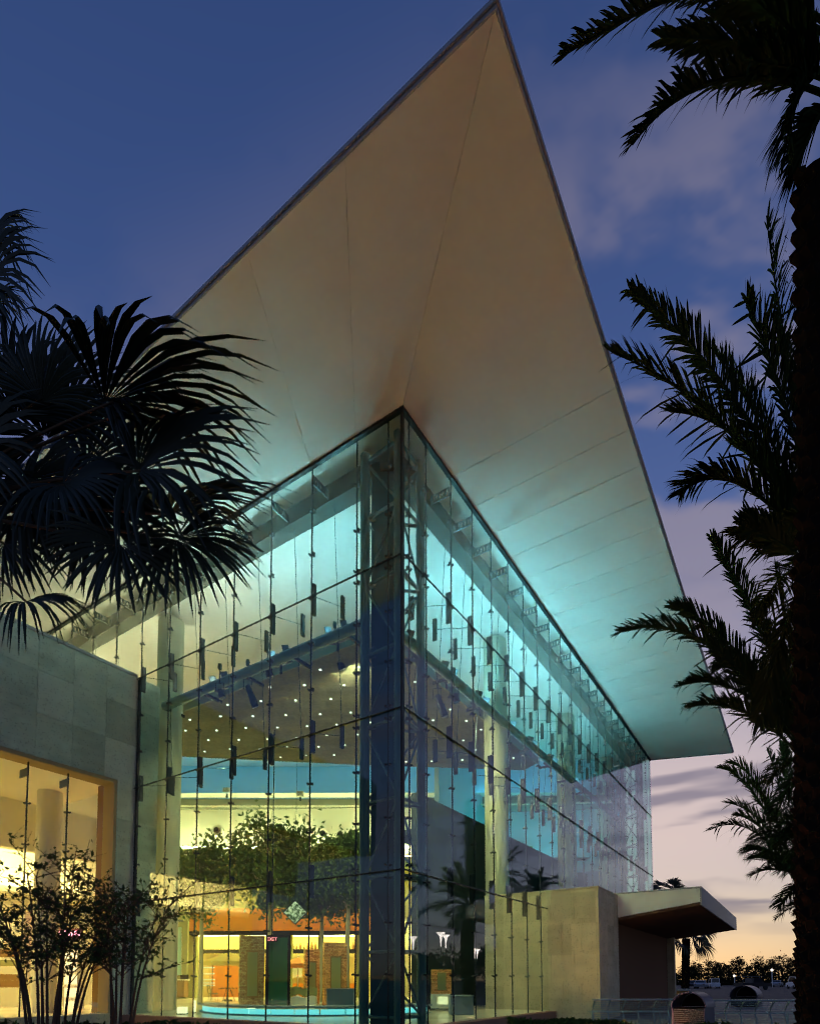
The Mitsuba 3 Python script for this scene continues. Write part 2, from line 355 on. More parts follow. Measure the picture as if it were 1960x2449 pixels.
# corner mast: three tubes laced with struts; its twin stands at the far end
def mast(p):
    a0, b0 = p
    nodes = [(a0 + 0.42, b0 + 0.42), (a0 + 0.5, b0 + 1.58), (a0 + 1.52, b0 + 0.42)] if a0 < 5 else [(a0, b0 + .4), (a0, b0 + 1.6), (a0 - 1.1, b0 + .4)]
    m = key_of(P + '__mast')
    for (a, b), r in zip(nodes, (0.115, 0.135, 0.125)):
        add('mast_tube', tube([W(a, b, FL), W(a, b, 16.1)], r, 16, cap=False), 'mast_paint', 40, parent=m)
    hs = [FL + 0.2, 2.2, 4.19, 6.2, 8.29, 10.3, 12.28, 14.2, 15.9]
    for i, z in enumerate(hs):
        for u, v in ((0, 1), (0, 2), (1, 2)):
            add('brace', bar(W(*nodes[u], z), W(*nodes[v], z), 0.045, 8), 'mast_paint', 40, parent=m)
            if i + 1 < len(hs):
                p_, q_ = (u, v) if i % 2 else (v, u)
                add('brace', bar(W(*nodes[p_], z), W(*nodes[q_], hs[i + 1]), 0.032, 8), 'mast_paint', 40, parent=m)
add('mast_panel', extr([(0.62, 1.46), (1.02, 0.78), (1.0, 0.76), (0.60, 1.44)], 15.6, RB @ TR(0, 0, FL)), 'mast_dark', parent=P)
mast((0, 0)); mast((29.0, 0.1))
# round columns
for a, b in ((2.3, 12.95), (10.9, 2.55), (19.8, 2.5), (27.6, 2.5)):
    c = add('column', mv(trimesh.creation.cylinder(0.5, 16.1 - FL, sections=40), TR(*W(a, b, (16.1 + FL) / 2))), 'column_paint', 40, parent=P)
# roof: soffit panels with open joints, fascia, ridge
OV = 4.96
ZO = 15.24
def zs(o): return ZT + 0.02 - (ZT - ZO) * o / OV
RF = P + '__roof'
def slab(poly):                                     # poly: (a, b, z) corners of the underside
    lo = [W(*q) for q in poly]; hi = [x + np.array([0, 0, 0.10]) for x in lo]; n = len(poly)
    f = [(0, i, i + 1) for i in range(1, n - 1)] + [(n, n + i + 1, n + i) for i in range(1, n - 1)]
    for i in range(n): j = (i + 1) % n; f += [(i, n + i, n + j), (i, n + j, j)]
    return trimesh.Trimesh(np.array(lo + hi), f, process=False)
def Rp(a_in, a_out): return (a_in, -0.06, zs(0.0)), (a_out, -OV, zs(OV))
g = 0.008
cuts = [(-0.06, -OV)] + [(x, x - 0.85 - 0.06 * x) for x in AL[3:23]] + [(29.6, 28.4)]
for (i0, o0), (i1, o1) in zip(cuts[:-1], cuts[1:]):
    add('soffit_panel', slab([Rp(i0 + g, 0)[0], (o0 + g, -OV, zs(OV)), (o1 - g, -OV, zs(OV)), Rp(i1 - g, 0)[0]]), 'plaster', parent=RF)
cutl = [(-0.06, -OV), (1.5, -2.2), (3.13, 0.2), (4.77, 2.8), (6.42, 5.0), (11.33, 10.8), (16.2, 16.2), (BEND + 4, BEND + 4)]
for (i0, o0), (i1, o1) in zip(cutl[:-1], cutl[1:]):
    add('soffit_panel', slab([(-0.06, i0 + g / 2, zs(0)), (-0.06, i1 - g / 2, zs(0)), (-OV, o1 - g / 2, zs(OV)), (-OV, o0 + g / 2, zs(OV))]), 'plaster', parent=RF)
# deck above, one sheet over the joints
def deck(pts, z, t): return extr([tuple(q) for q in pts], t, RB @ TR(0, 0, z))
add('roof_deck', deck([(-0.1, -0.1), (29.7, -0.1), (29.7, 48), (-0.1, 48)], ZT + 0.35, 0.5), 'fascia_metal', parent=RF)
def up(poly, d, t):
    return slab([(a, b, z + d) for a, b, z in poly])
add('roof_deck', up([(-0.06, -0.06, zs(0)), (-OV, -OV, zs(OV)), (28.4, -OV, zs(OV)), (29.6, -0.06, zs(0))], 0.115, 0.06), 'fascia_metal', parent=RF)
add('roof_deck', up([(-0.06, -0.06, zs(0)), (-0.06, BEND + 4, zs(0)), (-OV, BEND + 4, zs(OV)), (-OV, -OV, zs(OV))], 0.115, 0.06), 'fascia_metal', parent=RF)
def fascia(p, q, h0, h1, t, m):
    p, q = np.array(p), np.array(q); d = (q - p) / np.linalg.norm(q - p); nrm = np.array([-d[1], d[0]])
    poly = [p, q, q + nrm * t, p + nrm * t]
    return extr([tuple(x) for x in poly], h1 - h0, RB @ TR(0, 0, h0))
add('fascia', fascia((-OV, BEND + 4), (-OV, -OV - 0.03), ZO - 0.02, ZO + 0.08, -0.03, 0), 'fascia_metal', parent=RF)
add('fascia', fascia((-OV, -OV), (28.45, -OV), ZO - 0.02, ZO + 0.08, -0.03, 0), 'fascia_metal', parent=RF)
add('fascia_cap', fascia((-OV - 0.035, BEND + 4), (-OV - 0.035, -OV - 0.065), ZO + 0.05, ZO + 0.13, -0.03, 0), 'fascia_metal', parent=RF)
add('fascia_cap', fascia((-OV - 0.035, -OV - 0.035), (28.5, -OV - 0.035), ZO + 0.05, ZO + 0.13, -0.03, 0), 'fascia_metal', parent=RF)
add('end_fascia', slab([(28.4, -OV, ZO), (28.5, -OV, ZO), (29.72, -0.06, ZT), (29.62, -0.06, ZT)]), 'fascia_metal', parent=RF)
# ceiling inside
add('ceiling', bbox(0.06, 29.5, 0.06, 48, ZT + 0.03, ZT + 0.15), 'plaster', parent=P)
# dropped ceiling with downlights
def inv(X, Y):
    q = np.array([X, Y, 0]) - C
    return q @ dA, q @ dB
poly = [(3.0, 3.0), (16.8, 3.0), inv(6.1, 31.3), inv(-2.74, 30.46), inv(-11.3, 29.3), (3.0, 21.8)]
ZD = 12.64
DC = P + '__dropped_ceiling'
add('ceiling_slab', extr(poly, 0.30, RB @ TR(0, 0, ZD)), 'drop_ceiling_mat', parent=DC)
add('edge_trim', cat([bbox(2.95, 3.0, 2.95, 21.8, ZD - 0.03, ZD + 0.33), bbox(3.0, 16.8, 2.95, 3.0, ZD - 0.03, ZD + 0.33)]), 'beam_paint', parent=DC)
pg = Polygon(poly).buffer(-0.5)
dl = trimesh.creation.cylinder(0.052, 0.03, sections=12)
from shapely.geometry import Point
nd = 0
for i in range(24):
    for j in range(24):
        a, b = 3.6 + 1.32 * i + (0.6 if j % 2 else 0), 3.6 + 1.22 * j
        if pg.contains(Point(a, b)):
            add('downlight', mv(dl, TR(*W(a + rng.uniform(-.1, .1), b + rng.uniform(-.1, .1), ZD - 0.012))), 'off_white', parent=DC, emit=np.array((1.0, 0.93, 0.78)) * 2.6, sampling_weight=0.0)
# far interior: cream lantern wall, ledge, blue wall, shop fronts
def arcwall(x0, x1, Y, z0, z1, t=0.2, sag=1.6, n=24):
    xs = np.linspace(x0, x1, n); xm, hw = (x0 + x1) / 2, (x1 - x0) / 2
    ys = Y - sag * ((xs - xm) / hw) ** 2
    pl = [(x, y) for x, y in zip(xs, ys)] + [(x, y + t) for x, y in zip(xs[::-1], ys[::-1])]
    return extr(pl, z1 - z0, TR(0, 0, z0))
add('lantern_wall', arcwall(-28, 0.2, 39.0, 9.6, 12.75, sag=0.8), 'cream', 30, parent=P)
add('bulkhead', arcwall(-28, 0.2, 39.9, 8.7, 9.62, sag=0.8), 'shop_olive', 30, parent=P)
add('teal_wall', arcwall(0.25, 13, 39.6, 8.6, 12.75, sag=0.8), 'blue_wall', 30, parent=P)
add('lantern_ledge', arcwall(-28, 13, 38.7, 12.75, 13.4, 1.2, sag=0.8), 'beam_paint', 30, parent=P)
add('ledge_trim', arcwall(-28, 13, 38.5, 12.80, 12.90, 0.1, sag=0.8), 'cream', 30, parent=P)
add('blue_wall', arcwall(-28.5, 13.5, 40.5, 13.4, 16.2), 'blue_wall', 30, parent=P)
add('shop_wall', box(-34, 9, 44, 44.3, FL, 12.6), 'cream', parent=P)
add('shop_upper_wall', box(-34, 9, 43.8, 44, 6.1, 10.0), 'wall_olive', parent=P)
add('mall_soffit', box(-30, 8, 38.6, 44, 10.0, 10.2), 'shop_olive', parent=P)
add('side_wall', box(-34.3, -34, 20, 44, FL, 16.2), 'cream', parent=P)
add('upper_wall', bbox(17.0, 29.4, 9.0, 9.3, 8.9, 16.2), 'blue_wall', parent=P)
add('teal_cove_light', mv(quad((18.0, 5.6, 8.9), (29.0, 5.6, 8.9), (29.0, 6.4, 8.9), (18.0, 6.4, 8.9)), RB), 'off_white', parent=P, emit=np.array([0.10, 0.72, 0.80]) * 6)
add('partition', bbox(7.4, 29.4, 4.3, 4.6, FL, 8.85), 'partition_dark', parent=P)
add('partition', bbox(12.0, 29.4, 4.6, 9.0, 8.6, 8.85), 'partition_dark', parent=P)
add('end_wall', bbox(29.3, 29.45, 1.9, 9.0, 4.9, 16.1), 'blue_wall', parent=P)
add('partition', bbox(29.2, 29.4, 9.0, 30, FL, 16.2), 'partition_dark', parent=P)
# lit coves
def panel(x0, x1, y0, y1, z, down=True):
    q = [(x0, y0, z), (x0, y1, z), (x1, y1, z), (x1, y0, z)]
    return quad(*q) if down else quad(*q[::-1])
WARM = np.array([1.25, 0.80, 0.22]); AMB = np.array([1.25, 0.92, 0.45])
for i in range(4):
    add('mall_light', panel(-24 + 7 * i, -20 + 7 * i, 40.3, 41.5, 9.97), 'off_white', parent=P, emit=WARM * 80)
add('cove_light', box(-25, 0, 37.6, 37.85, 9.9, 10.0), 'off_white', parent=P, emit=AMB * 40)
add('teal_cove_light', panel(1.5, 11, 36.2, 37.2, 8.95, False), 'off_white', parent=P, emit=np.array([0.10, 0.72, 0.80]) * 6)
add('ledge_light', panel(-25, 11, 37.6, 38.6, 13.44, False), 'off_white', parent=P, emit=np.array([0.14, 0.66, 0.95]) * 4)

# ---- teal and warm floodlights that wash the ceiling and soffit
def flood(a, b, left, col, D, label, size=(0.6, 0.34)):
    k = thing('floodlight', label, 'floodlight', 'floodlights along the ring tube')
    out = np.array([-1, 0, 0.0]) if left else np.array([0, -1, 0.0])
    n = 0.45 * out + np.array([0, 0, 0.9]); n /= np.linalg.norm(n)
    s = np.cross(n, out); s /= np.linalg.norm(s); t = np.cross(s, n)
    M = np.eye(4); M[:3, 0] = s; M[:3, 1] = t; M[:3, 2] = n; M[:3, 3] = (a, b, 12.74); M = RB @ M
    add('housing', cbox(-size[0] / 2 - .04, size[0] / 2 + .04, -size[1] / 2 - .04, size[1] / 2 + .04, -0.2, -0.005, 0.02, M), 'steel_black', parent=k)
    add('bracket', bbox(a - .03, a + .03, b - .03, b + .03, 12.2, 12.6), 'steel_black', parent=k)
    x, y = size[0] / 2, size[1] / 2
    add('barn_door', box(-x - .04, -x - .02, -y, y, -.02, .36, M), 'steel_black', parent=k); add('barn_door', box(x + .02, x + .04, -y, y, -.02, .36, M), 'steel_black', parent=k)
    q = quad((-x, -y, 0), (x, -y, 0), (x, y, 0), (-x, y, 0)); q.apply_transform(M)
    add('lens', q, 'off_white', parent=k, emit=np.array(col) * D)
TEAL = (0.36, 0.84, 1.08)
ORD = ('first', 'second', 'third', 'fourth', 'fifth', 'sixth', 'seventh')
for i, (a, D) in enumerate(((4.3, 80), (6.6, 320), (9.3, 340), (12.0, 320), (14.7, 270), (17.4, 220), (21.0, 210))):
    flood(a, 2.5, False, TEAL, D, ORD[i] + ' black floodlight from the glass corner behind the right glass wall')
for i, (b, c, D) in enumerate(((4.2, (0.40, 0.86, 1.08), 200), (6.8, (0.58, 0.88, 1.02), 300), (10.0, (1.0, 0.84, 0.68), 260), (14.0, (1.0, 0.74, 0.50), 260), (18.0, (1.0, 0.70, 0.44), 240))):
    flood(2.45, b, True, c, D, ORD[i] + ' black floodlight from the glass corner behind the left glass wall')
# ---- flush lamps in the paving and planting that wash the underside of the roof and the low stone wall
def ground_light(label, X, Y, D, col, r=0.22, z=0.0, group='ground lights under the roof'):
    k = thing('ground_light', label, 'ground light', group)
    add('ring', lathe([(r, -.1), (r + .06, -.1), (r + .06, .07), (r, .07)], 20, TR(X, Y, z)), 'pole_gray', 40, parent=k)
    d = trimesh.creation.cylinder(r, 0.02, sections=20); d.apply_translation((X, Y, z + 0.02)); add('lens', d, 'off_white', parent=k, emit=np.array(col) * D)
dif('pole_gray', (0.22, 0.22, 0.22))
GW = (1.0, 0.36, 0.20)
for i, (X, Y, D) in enumerate(((2.0, 9.0, 190), (-1.4, 9.6, 52), (3.2, 11.8, 90), (6.2, 15.6, 95))):
    ground_light(ORD[i] + ' round warm lamp set in the plaza below the roof overhang', X, Y, D, GW)
ground_light('round warm lamp in the planting at the foot of the low stone wall', 6.0, 19.8, 190, (1.0, 0.68, 0.26), 0.16)

for i, a in enumerate((15.5, 21.5)):
    q = W(a, -3.4, 0)
    ground_light(('nearer', 'farther')[i] + ' round lamp on top of the canopy washing the far roof', q[0], q[1], (36, 80)[i], (1.0, 0.66, 0.44), 0.2, 5.06, 'lamps on the canopy')

# ------------------------------------------------------------------ stone wing on the left
WG = P + '__stone_wing'
WB, ZW, ZH = 11.53, 12.36, 8.44            # face plane, top, opening head
add('wall_core', cat([bbox(-14, 0.9, WB + 0.03, WB + 0.75, ZH, ZW - 0.02), bbox(-0.62, 0.9, WB + 0.03, WB + 0.75, -0.2, ZH)]), 'stone_wing_mat', parent=WG)
add('wall_inner_end', bbox(0.0, 0.9, WB - 0.02, WB + 0.03, FL, ZW), 'stone_wing_mat', parent=WG)
rows = [(ZH, 9.82), (9.82, 11.18), (11.18, ZW)]
for i in range(13):
    a1 = -i * TW; a0 = a1 - TW
    for z0, z1 in rows:
        add('stone_tile', cbox(a0 + .004, a1 - .004, WB + nr.uniform(-.0015, .0015), WB + 0.03, z0 + .004, z1 - .004, .002, RB), 'stone_wing_mat', parent=WG)
for l in range(6):
    z0, z1 = max(0.02, ZH - 1.36 * (l + 1)), ZH - 1.36 * l
    add('stone_tile', cbox(-0.62, -0.004, WB + nr.uniform(-.0015, .0015), WB + 0.03, z0 + .0025, z1 - .0025, .002, RB), 'stone_wing_mat', parent=WG)
add('coping', bbox(-14, 0.0, WB - 0.04, WB + 0.8, ZW, ZW + 0.10), 'fascia_metal', parent=WG)
add('wing_roof', bbox(-14, 0.0, WB + 0.8, 40, ZW - 0.4, ZW - 0.1), 'fascia_metal', parent=WG)
add('window_head', bbox(-14, -0.62, WB + 0.02, WB + 0.7, ZH - 0.13, ZH - 0.002), 'frame_tan', parent=WG)
add('window_jamb', bbox(-0.72, -0.62, WB + 0.02, WB + 0.7, FL, ZH - 0.13), 'frame_tan', parent=WG)
add('window_sill', bbox(-14, -0.62, WB - 0.03, WB + 0.7, -0.2, FL + 0.06), 'stone_low_mat', parent=WG)
wc = [-0.74, -2.10, -3.32, -4.54, -5.76, -6.98, -8.2, -9.42]
for a1, a0 in zip(wc[:-1], wc[1:]):
    for z0, z1 in ((FL + .06, 4.3), (4.3, ZH - .13)):
        add('pane', quad(W(a0 + .008, WB + .35, z0 + .01), W(a1 - .008, WB + .35, z0 + .01), W(a1 - .008, WB + .35, z1 - .01), W(a0 + .008, WB + .35, z1 - .01)), 'shop_glass', parent=WG)
for a in wc[1:]:
    add('glass_fin', bbox(a - .014, a + .014, WB + .36, WB + .42, FL + .06, ZH - .13), 'steel_black', parent=WG)
    add('head_bracket', bbox(a - .02, a + .02, WB + .36, WB + .9, ZH - .55, ZH - .3), 'rod_steel', parent=WG)
    for z in (1.6, 3.0, 4.3, 5.7, 7.0):
        M = RB @ TR(a, WB + .34, z)
        add('spider_clamp', {**CL, 'to_world': T(M.tolist())}, None, parent=WG)
# rooms behind the wing window
add('room_ceiling', bbox(-14, 0.0, WB + .9, 30, 8.5, 8.7), 'cream', parent=WG)
add('room_bulkhead', bbox(-14, 2.5, 17.2, 17.6, 6.6, 8.5), 'cream', parent=WG)
add('room_back', bbox(-14, 4.0, 21.0, 21.3, FL, 12), 'cream', parent=WG)
add('room_cove', bbox(-14, 3.5, 20.2, 20.4, 5.3, 5.55), 'cream', parent=WG)
add('room_cove_light', mv(quad((-14, 20.45, 5.58), (3.2, 20.45, 5.58), (3.2, 20.9, 5.58), (-14, 20.9, 5.58)), RB), 'off_white', parent=WG, emit=np.array([1.15, 0.98, 0.42]) * 15)
add('room_light', mv(quad((-12, 17.9, 8.48), (-12, 20.0, 8.48), (1.5, 20.0, 8.48), (1.5, 17.9, 8.48)), RB), 'off_white', parent=WG, emit=np.array([1.15, 0.98, 0.40]) * 14)
pc = at(103, 2400, 22.0); q = inv(pc[0], pc[1])
add('room_column', mv(trimesh.creation.cylinder(0.42, 8.2, sections=32), TR(*W(q[0], q[1], FL + 4.1))), 'cream', 40, parent=WG)
add('room_pier', bbox(-0.5, 0.0, 12.45, 13.0, FL, 8.5), 'shop_brown', parent=WG)

# ------------------------------------------------------------------ low stone wall and canopy on the right
LW = P + '__low_stone_wall'
A0, A1, B0, B1, ZL = 9.9, 12.63, 2.66, -1.95, 4.86
add('wall_core', bbox(A0 + .03, A1, B1 + .03, B0, -0.2, ZL), 'stone_low_mat', parent=LW)
zc = [0.0, 0.22, 1.39, 2.56, 3.73, ZL]
for l in range(5):
    bc = [B1, -1.03, -0.11, 0.81, 1.73, B0] if l % 2 == 0 else [B1, -1.30, -0.57, 0.35, 1.27, 2.19, B0]
    for u, v in zip(bc[:-1], bc[1:]):
        add('stone_tile', cbox(A0 + nr.uniform(-.001, .001), A0 + .03, u + .004, v - .004, zc[l] + .004, zc[l + 1] - .004, .002, RB), 'stone_low_mat', parent=LW)
    for u, v in ((A0, 10.8), (10.8, 11.7), (11.7, A1)):
        add('stone_tile', cbox(u + .002, v - .002, B1, B1 + .03, zc[l] + .002, zc[l + 1] - .002, .002, RB), 'stone_low_mat', parent=LW)
add('coping', bbox(A0 - .02, A1 + .02, B1 - .02, B0, ZL, ZL + .05), 'stone_low_mat', parent=LW)
add('side_wall', bbox(A1, 24.9, -1.62, -1.32, -0.2, 4.4), 'maroon_wall', parent=LW)
add('end_pier', bbox(24.6, 24.95, -2.0, -1.62, -0.2, 4.4), 'stone_low_mat', parent=LW)
CN = P + '__canopy'
can = [(A1 + .02, -1.3, 3.9), (A1 + .02, -4.97, 4.40), (26.3, -4.97, 4.40), (26.3, -1.3, 3.9)]
lo = [W(*q) for q in can]; hi = [W(q[0], q[1], 4.93) for q in can]
m = trimesh.convex.convex_hull(np.array(lo + hi))
add('canopy_slab', m, 'off_white', parent=CN)
q = [(a, b, z - .012) for a, b, z in can]
for i in range(8):
    u0, u1 = A1 + .05 + i * 1.7, A1 + .05 + i * 1.7 + 1.69
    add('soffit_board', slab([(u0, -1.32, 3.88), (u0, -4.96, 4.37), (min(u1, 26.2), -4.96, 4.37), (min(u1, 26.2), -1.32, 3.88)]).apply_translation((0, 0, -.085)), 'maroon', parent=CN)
add('canopy_edge', bbox(A1 + .0, 26.4, -5.03, -4.975, 4.28, 4.97), 'fascia_metal', parent=CN)
add('canopy_cap', bbox(A1 + .0, 26.4, -5.03, -1.2, 4.935, 4.985), 'fascia_metal', parent=CN)

#PART2
# ------------------------------------------------------------------ palms
def leaf_strip(V, Fc, base, d, side, L, w, droop, up_n):
    """one leaflet: a folded, tapering blade of two quads and a tip that bends down"""
    o = len(V)
    p1 = base + d * L * 0.45; p2 = base + d * L * 0.8 - np.array([0, 0, droop * L * 0.10]); p3 = base + d * L - np.array([0, 0, droop * L * 0.28])
    V += [base - side * w * .3, base + side * w * .3, p1 - side * w * .5, p1 + side * w * .5, p2 - side * w * .32, p2 + side * w * .32, p3]
    Fc += [(o, o + 1, o + 3), (o, o + 3, o + 2), (o + 2, o + 3, o + 5), (o + 2, o + 5, o + 4), (o + 4, o + 5, o + 6)]
def frond(p0, pc, p2, lmax, n=64, w=0.035, start=0.16, seed=0):
    r = np.random.RandomState(seed); N = 40
    pts = bez(np.array(p0, float), np.array(pc, float), np.array(p2, float), N)
    tg = np.gradient(pts, axis=0); tg /= np.linalg.norm(tg, axis=1, keepdims=True)
    V, Fc = [], []
    roll = r.uniform(-0.5, 0.5)
    for i in range(n):
        s = start + (1 - start) * (i + r.uniform(-.3, .3)) / n; s = min(max(s, 0), 1)
        k = min(int(s * (N - 1)), N - 2); f = s * (N - 1) - k
        p = pts[k] * (1 - f) + pts[k + 1] * f; t = tg[k]
        sd = np.cross(t, [0, 0, 1.0]); sd /= np.linalg.norm(sd) + 1e-6; un = np.cross(sd, t)
        sd, un = sd * math.cos(roll) + un * math.sin(roll), un * math.cos(roll) - sd * math.sin(roll)
        q = (s - start) / (1 - start)
        L = lmax * (0.35 + 0.65 * math.sin(math.pi * min(1, 0.22 + 0.62 * q)) ** 0.8) * (1 - 0.45 * max(0, q - 0.75) / 0.25) * r.uniform(.82, 1.12)
        fwd = 1.25 + 0.6 * q
        for sg in (-1, 1):
            v = un * (0.45 + r.uniform(-.25, .35))
            d = sd * sg * (1.0 - 0.35 * q) + t * fwd + v + r.normal(0, .10, 3); d /= np.linalg.norm(d)
            if r.rand() < .06: d = d - np.array([0, 0, 0.9]); d /= np.linalg.norm(d)
            side = np.cross(d, un + 0.3 * r.normal(0, 1, 3)); side /= np.linalg.norm(side) + 1e-6
            leaf_strip(V, Fc, p, d, side, L * r.uniform(.85, 1.15), w, r.uniform(0.1, 1.0) if r.rand() > .12 else 2.2, un)
    m = tri_soup(V, Fc)
    return cat([m, tube(pts, np.linspace(0.035, 0.008, N), 5)])
def boot_trunk(x0, y0, x1, y1, h, r, seed, pitch=0.17):
    q = np.random.RandomState(seed); n = int(h / 0.4) + 2
    z = np.linspace(0, h, n); s = z / h
    core = tube(np.stack([x0 + (x1 - x0) * s, y0 + (y1 - y0) * s, z], 1), r * (1 + 0.15 * np.exp(-z * 1.5)), 18)
    V, Fc = [], []
    zz, an = 0.15, 0.0
    while zz < h:
        an += 2.399963; zz += pitch / 7
        c = np.array([x0 + (x1 - x0) * zz / h, y0 + (y1 - y0) * zz / h, zz]); o = np.array([math.cos(an), math.sin(an), 0]); t = np.array([-o[1], o[0], 0])
        R = r * 0.93; wd = 0.075; up_ = np.array([0, 0, 1.0]); ln = 0.085 * q.uniform(.6, 1.3)
        b = len(V)
        V += [c + o * R - t * wd - up_ * .09, c + o * R + t * wd - up_ * .09, c + o * (R + ln) - t * wd * .6 + up_ * .05, c + o * (R + ln) + t * wd * .6 + up_ * .05, c + o * R - t * wd * .7 + up_ * .10, c + o * R + t * wd * .7 + up_ * .10]
        Fc += [(b, b + 1, b + 3), (b, b + 3, b + 2), (b + 2, b + 3, b + 5), (b + 2, b + 5, b + 4), (b, b + 2, b + 4), (b + 1, b + 5, b + 3)]
    return cat([core, tri_soup(V, Fc)])
def date_palm(label, X, Y, X1, h, r, specs, spread, n_fill, lmax, seed, L=3.6, fill_az=None, top=None, nl=64, heart=None):
    k = thing('date_palm', label, 'palm tree', 'date palms in a row along the right')
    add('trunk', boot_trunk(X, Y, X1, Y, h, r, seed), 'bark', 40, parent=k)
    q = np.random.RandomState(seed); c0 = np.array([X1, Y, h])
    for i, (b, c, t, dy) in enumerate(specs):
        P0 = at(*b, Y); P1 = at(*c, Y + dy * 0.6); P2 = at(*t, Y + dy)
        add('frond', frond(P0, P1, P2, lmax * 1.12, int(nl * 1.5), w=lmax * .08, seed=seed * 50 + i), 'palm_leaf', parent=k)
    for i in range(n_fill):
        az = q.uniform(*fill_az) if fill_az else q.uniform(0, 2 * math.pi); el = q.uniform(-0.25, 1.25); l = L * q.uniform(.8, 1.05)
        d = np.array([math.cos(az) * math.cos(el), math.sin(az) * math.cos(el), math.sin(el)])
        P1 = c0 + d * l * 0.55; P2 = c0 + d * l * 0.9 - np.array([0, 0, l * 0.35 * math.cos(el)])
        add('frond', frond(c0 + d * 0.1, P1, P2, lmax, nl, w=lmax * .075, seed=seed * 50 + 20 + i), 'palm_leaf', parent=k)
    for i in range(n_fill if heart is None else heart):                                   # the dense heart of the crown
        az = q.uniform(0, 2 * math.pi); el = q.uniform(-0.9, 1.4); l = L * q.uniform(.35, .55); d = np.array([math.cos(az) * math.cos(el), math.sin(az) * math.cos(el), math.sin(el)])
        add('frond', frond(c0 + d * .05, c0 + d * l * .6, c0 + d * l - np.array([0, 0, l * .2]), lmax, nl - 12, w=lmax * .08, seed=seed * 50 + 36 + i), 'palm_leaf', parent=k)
    return k
date_palm('tallest date palm with its crown reaching out of the picture, at the right edge', 4.80, 7.0, 5.15, 11.6, 0.20, [
    ((1995, -80), (1700, -95), (1342, 135), -0.6), ((1995, 235), (1690, 95), (1512, 345), -0.5), ((1990, 150), (1860, 55), (1690, -120), -0.5),
    ((1965, 160), (1880, 230), (1885, 375), -0.2), ((1980, 60), (1880, -30), (1590, -40), -0.3), ((1980, 190), (1900, 160), (1775, 140), -0.4),
    ((1990, 240), (1930, 300), (1915, 390), 0.1), ((1985, 90), (1890, 10), (1700, 40), 0.4), ((2000, 120), (1900, 100), (1580, 90), 0.3)],
    1, 3, 0.46, 3, L=2.6, fill_az=(-1.2, 1.2), nl=60, heart=0)
date_palm('date palm with long fronds rising beside the white roof, second from the front', 6.35, 9.5, 6.62, 8.3, 0.22, [
    ((1955, 1320), (1740, 950), (1462, 842), -0.4), ((1955, 1300), (1750, 870), (1505, 690), 0.3), ((1970, 1290), (1870, 850), (1832, 515), 0.2),
    ((1965, 1300), (1880, 930), (1782, 712), -0.5), ((1955, 1310), (1790, 985), (1603, 985), 0.5), ((1950, 1330), (1745, 1060), (1628, 1182), -0.3),
    ((1975, 1300), (1950, 900), (1925, 590), 0.5), ((1970, 1300), (1830, 1010), (1700, 830), 0.8), ((1975, 1290), (1900, 980), (1850, 760), 1.0),
    ((1970, 1310), (1860, 1120), (1745, 1060), 0.9)], 1, 8, 0.60, 4, L=3.4, fill_az=(-1.0, 1.4), nl=72)
date_palm('date palm whose lowest fronds cross the roof corner, third from the front', 9.72, 14.5, 9.85, 6.8, 0.24, [
    ((1925, 1790), (1800, 1420), (1700, 1282), -0.3), ((1935, 1790), (1880, 1520), (1852, 1352), 0.3), ((1925, 1800), (1745, 1480), (1605, 1448), 0.3),
    ((1920, 1800), (1700, 1430), (1479, 1512), -0.5), ((1920, 1805), (1770, 1590), (1626, 1640), 0.2), ((1915, 1810), (1770, 1650), (1644, 1692), -0.6),
    ((1925, 1790), (1800, 1540), (1715, 1600), 0.8), ((1935, 1790), (1850, 1560), (1770, 1420), 0.9), ((1925, 1800), (1830, 1660), (1690, 1530), -0.9),
    ((1930, 1795), (1870, 1600), (1830, 1500), -1.0)], 1, 10, 0.58, 5, L=3.4, fill_az=(-1.2, 1.6), nl=66)
date_palm('date palm with short arching fronds against the bright low sky, above the lit canopy', 17.3, 26, 17.3, 5.9, 0.38, [
    ((1905, 2105), (1810, 1850), (1722, 1836), -0.4), ((1905, 2100), (1820, 1830), (1745, 1825), 0.5), ((1905, 2105), (1830, 1930), (1735, 1920), 0.3),
    ((1905, 2110), (1800, 1930), (1698, 1985), -0.6), ((1905, 2115), (1840, 2010), (1786, 2038), 0.2), ((1910, 2100), (1870, 1880), (1835, 1795), 0.4),
    ((1912, 2100), (1890, 1870), (1870, 1775), -0.6), ((1905, 2105), (1830, 1960), (1760, 1950), 0.9), ((1908, 2100), (1850, 1920), (1790, 1870), -0.9)], 1, 12, 0.74, 6, L=3.6, nl=54)
date_palm('date palm hidden behind the front trunk and mirrored in the glass wall', 13.4, 20.0, 13.5, 6.4, 0.36, [], 1, 14, 0.5, 8, L=2.2, nl=44)
date_palm('farthest date palm of the row, mirrored in the far glass', 21.6, 32.0, 21.6, 5.6, 0.36, [], 1, 14, 0.5, 9, L=2.0, nl=40)

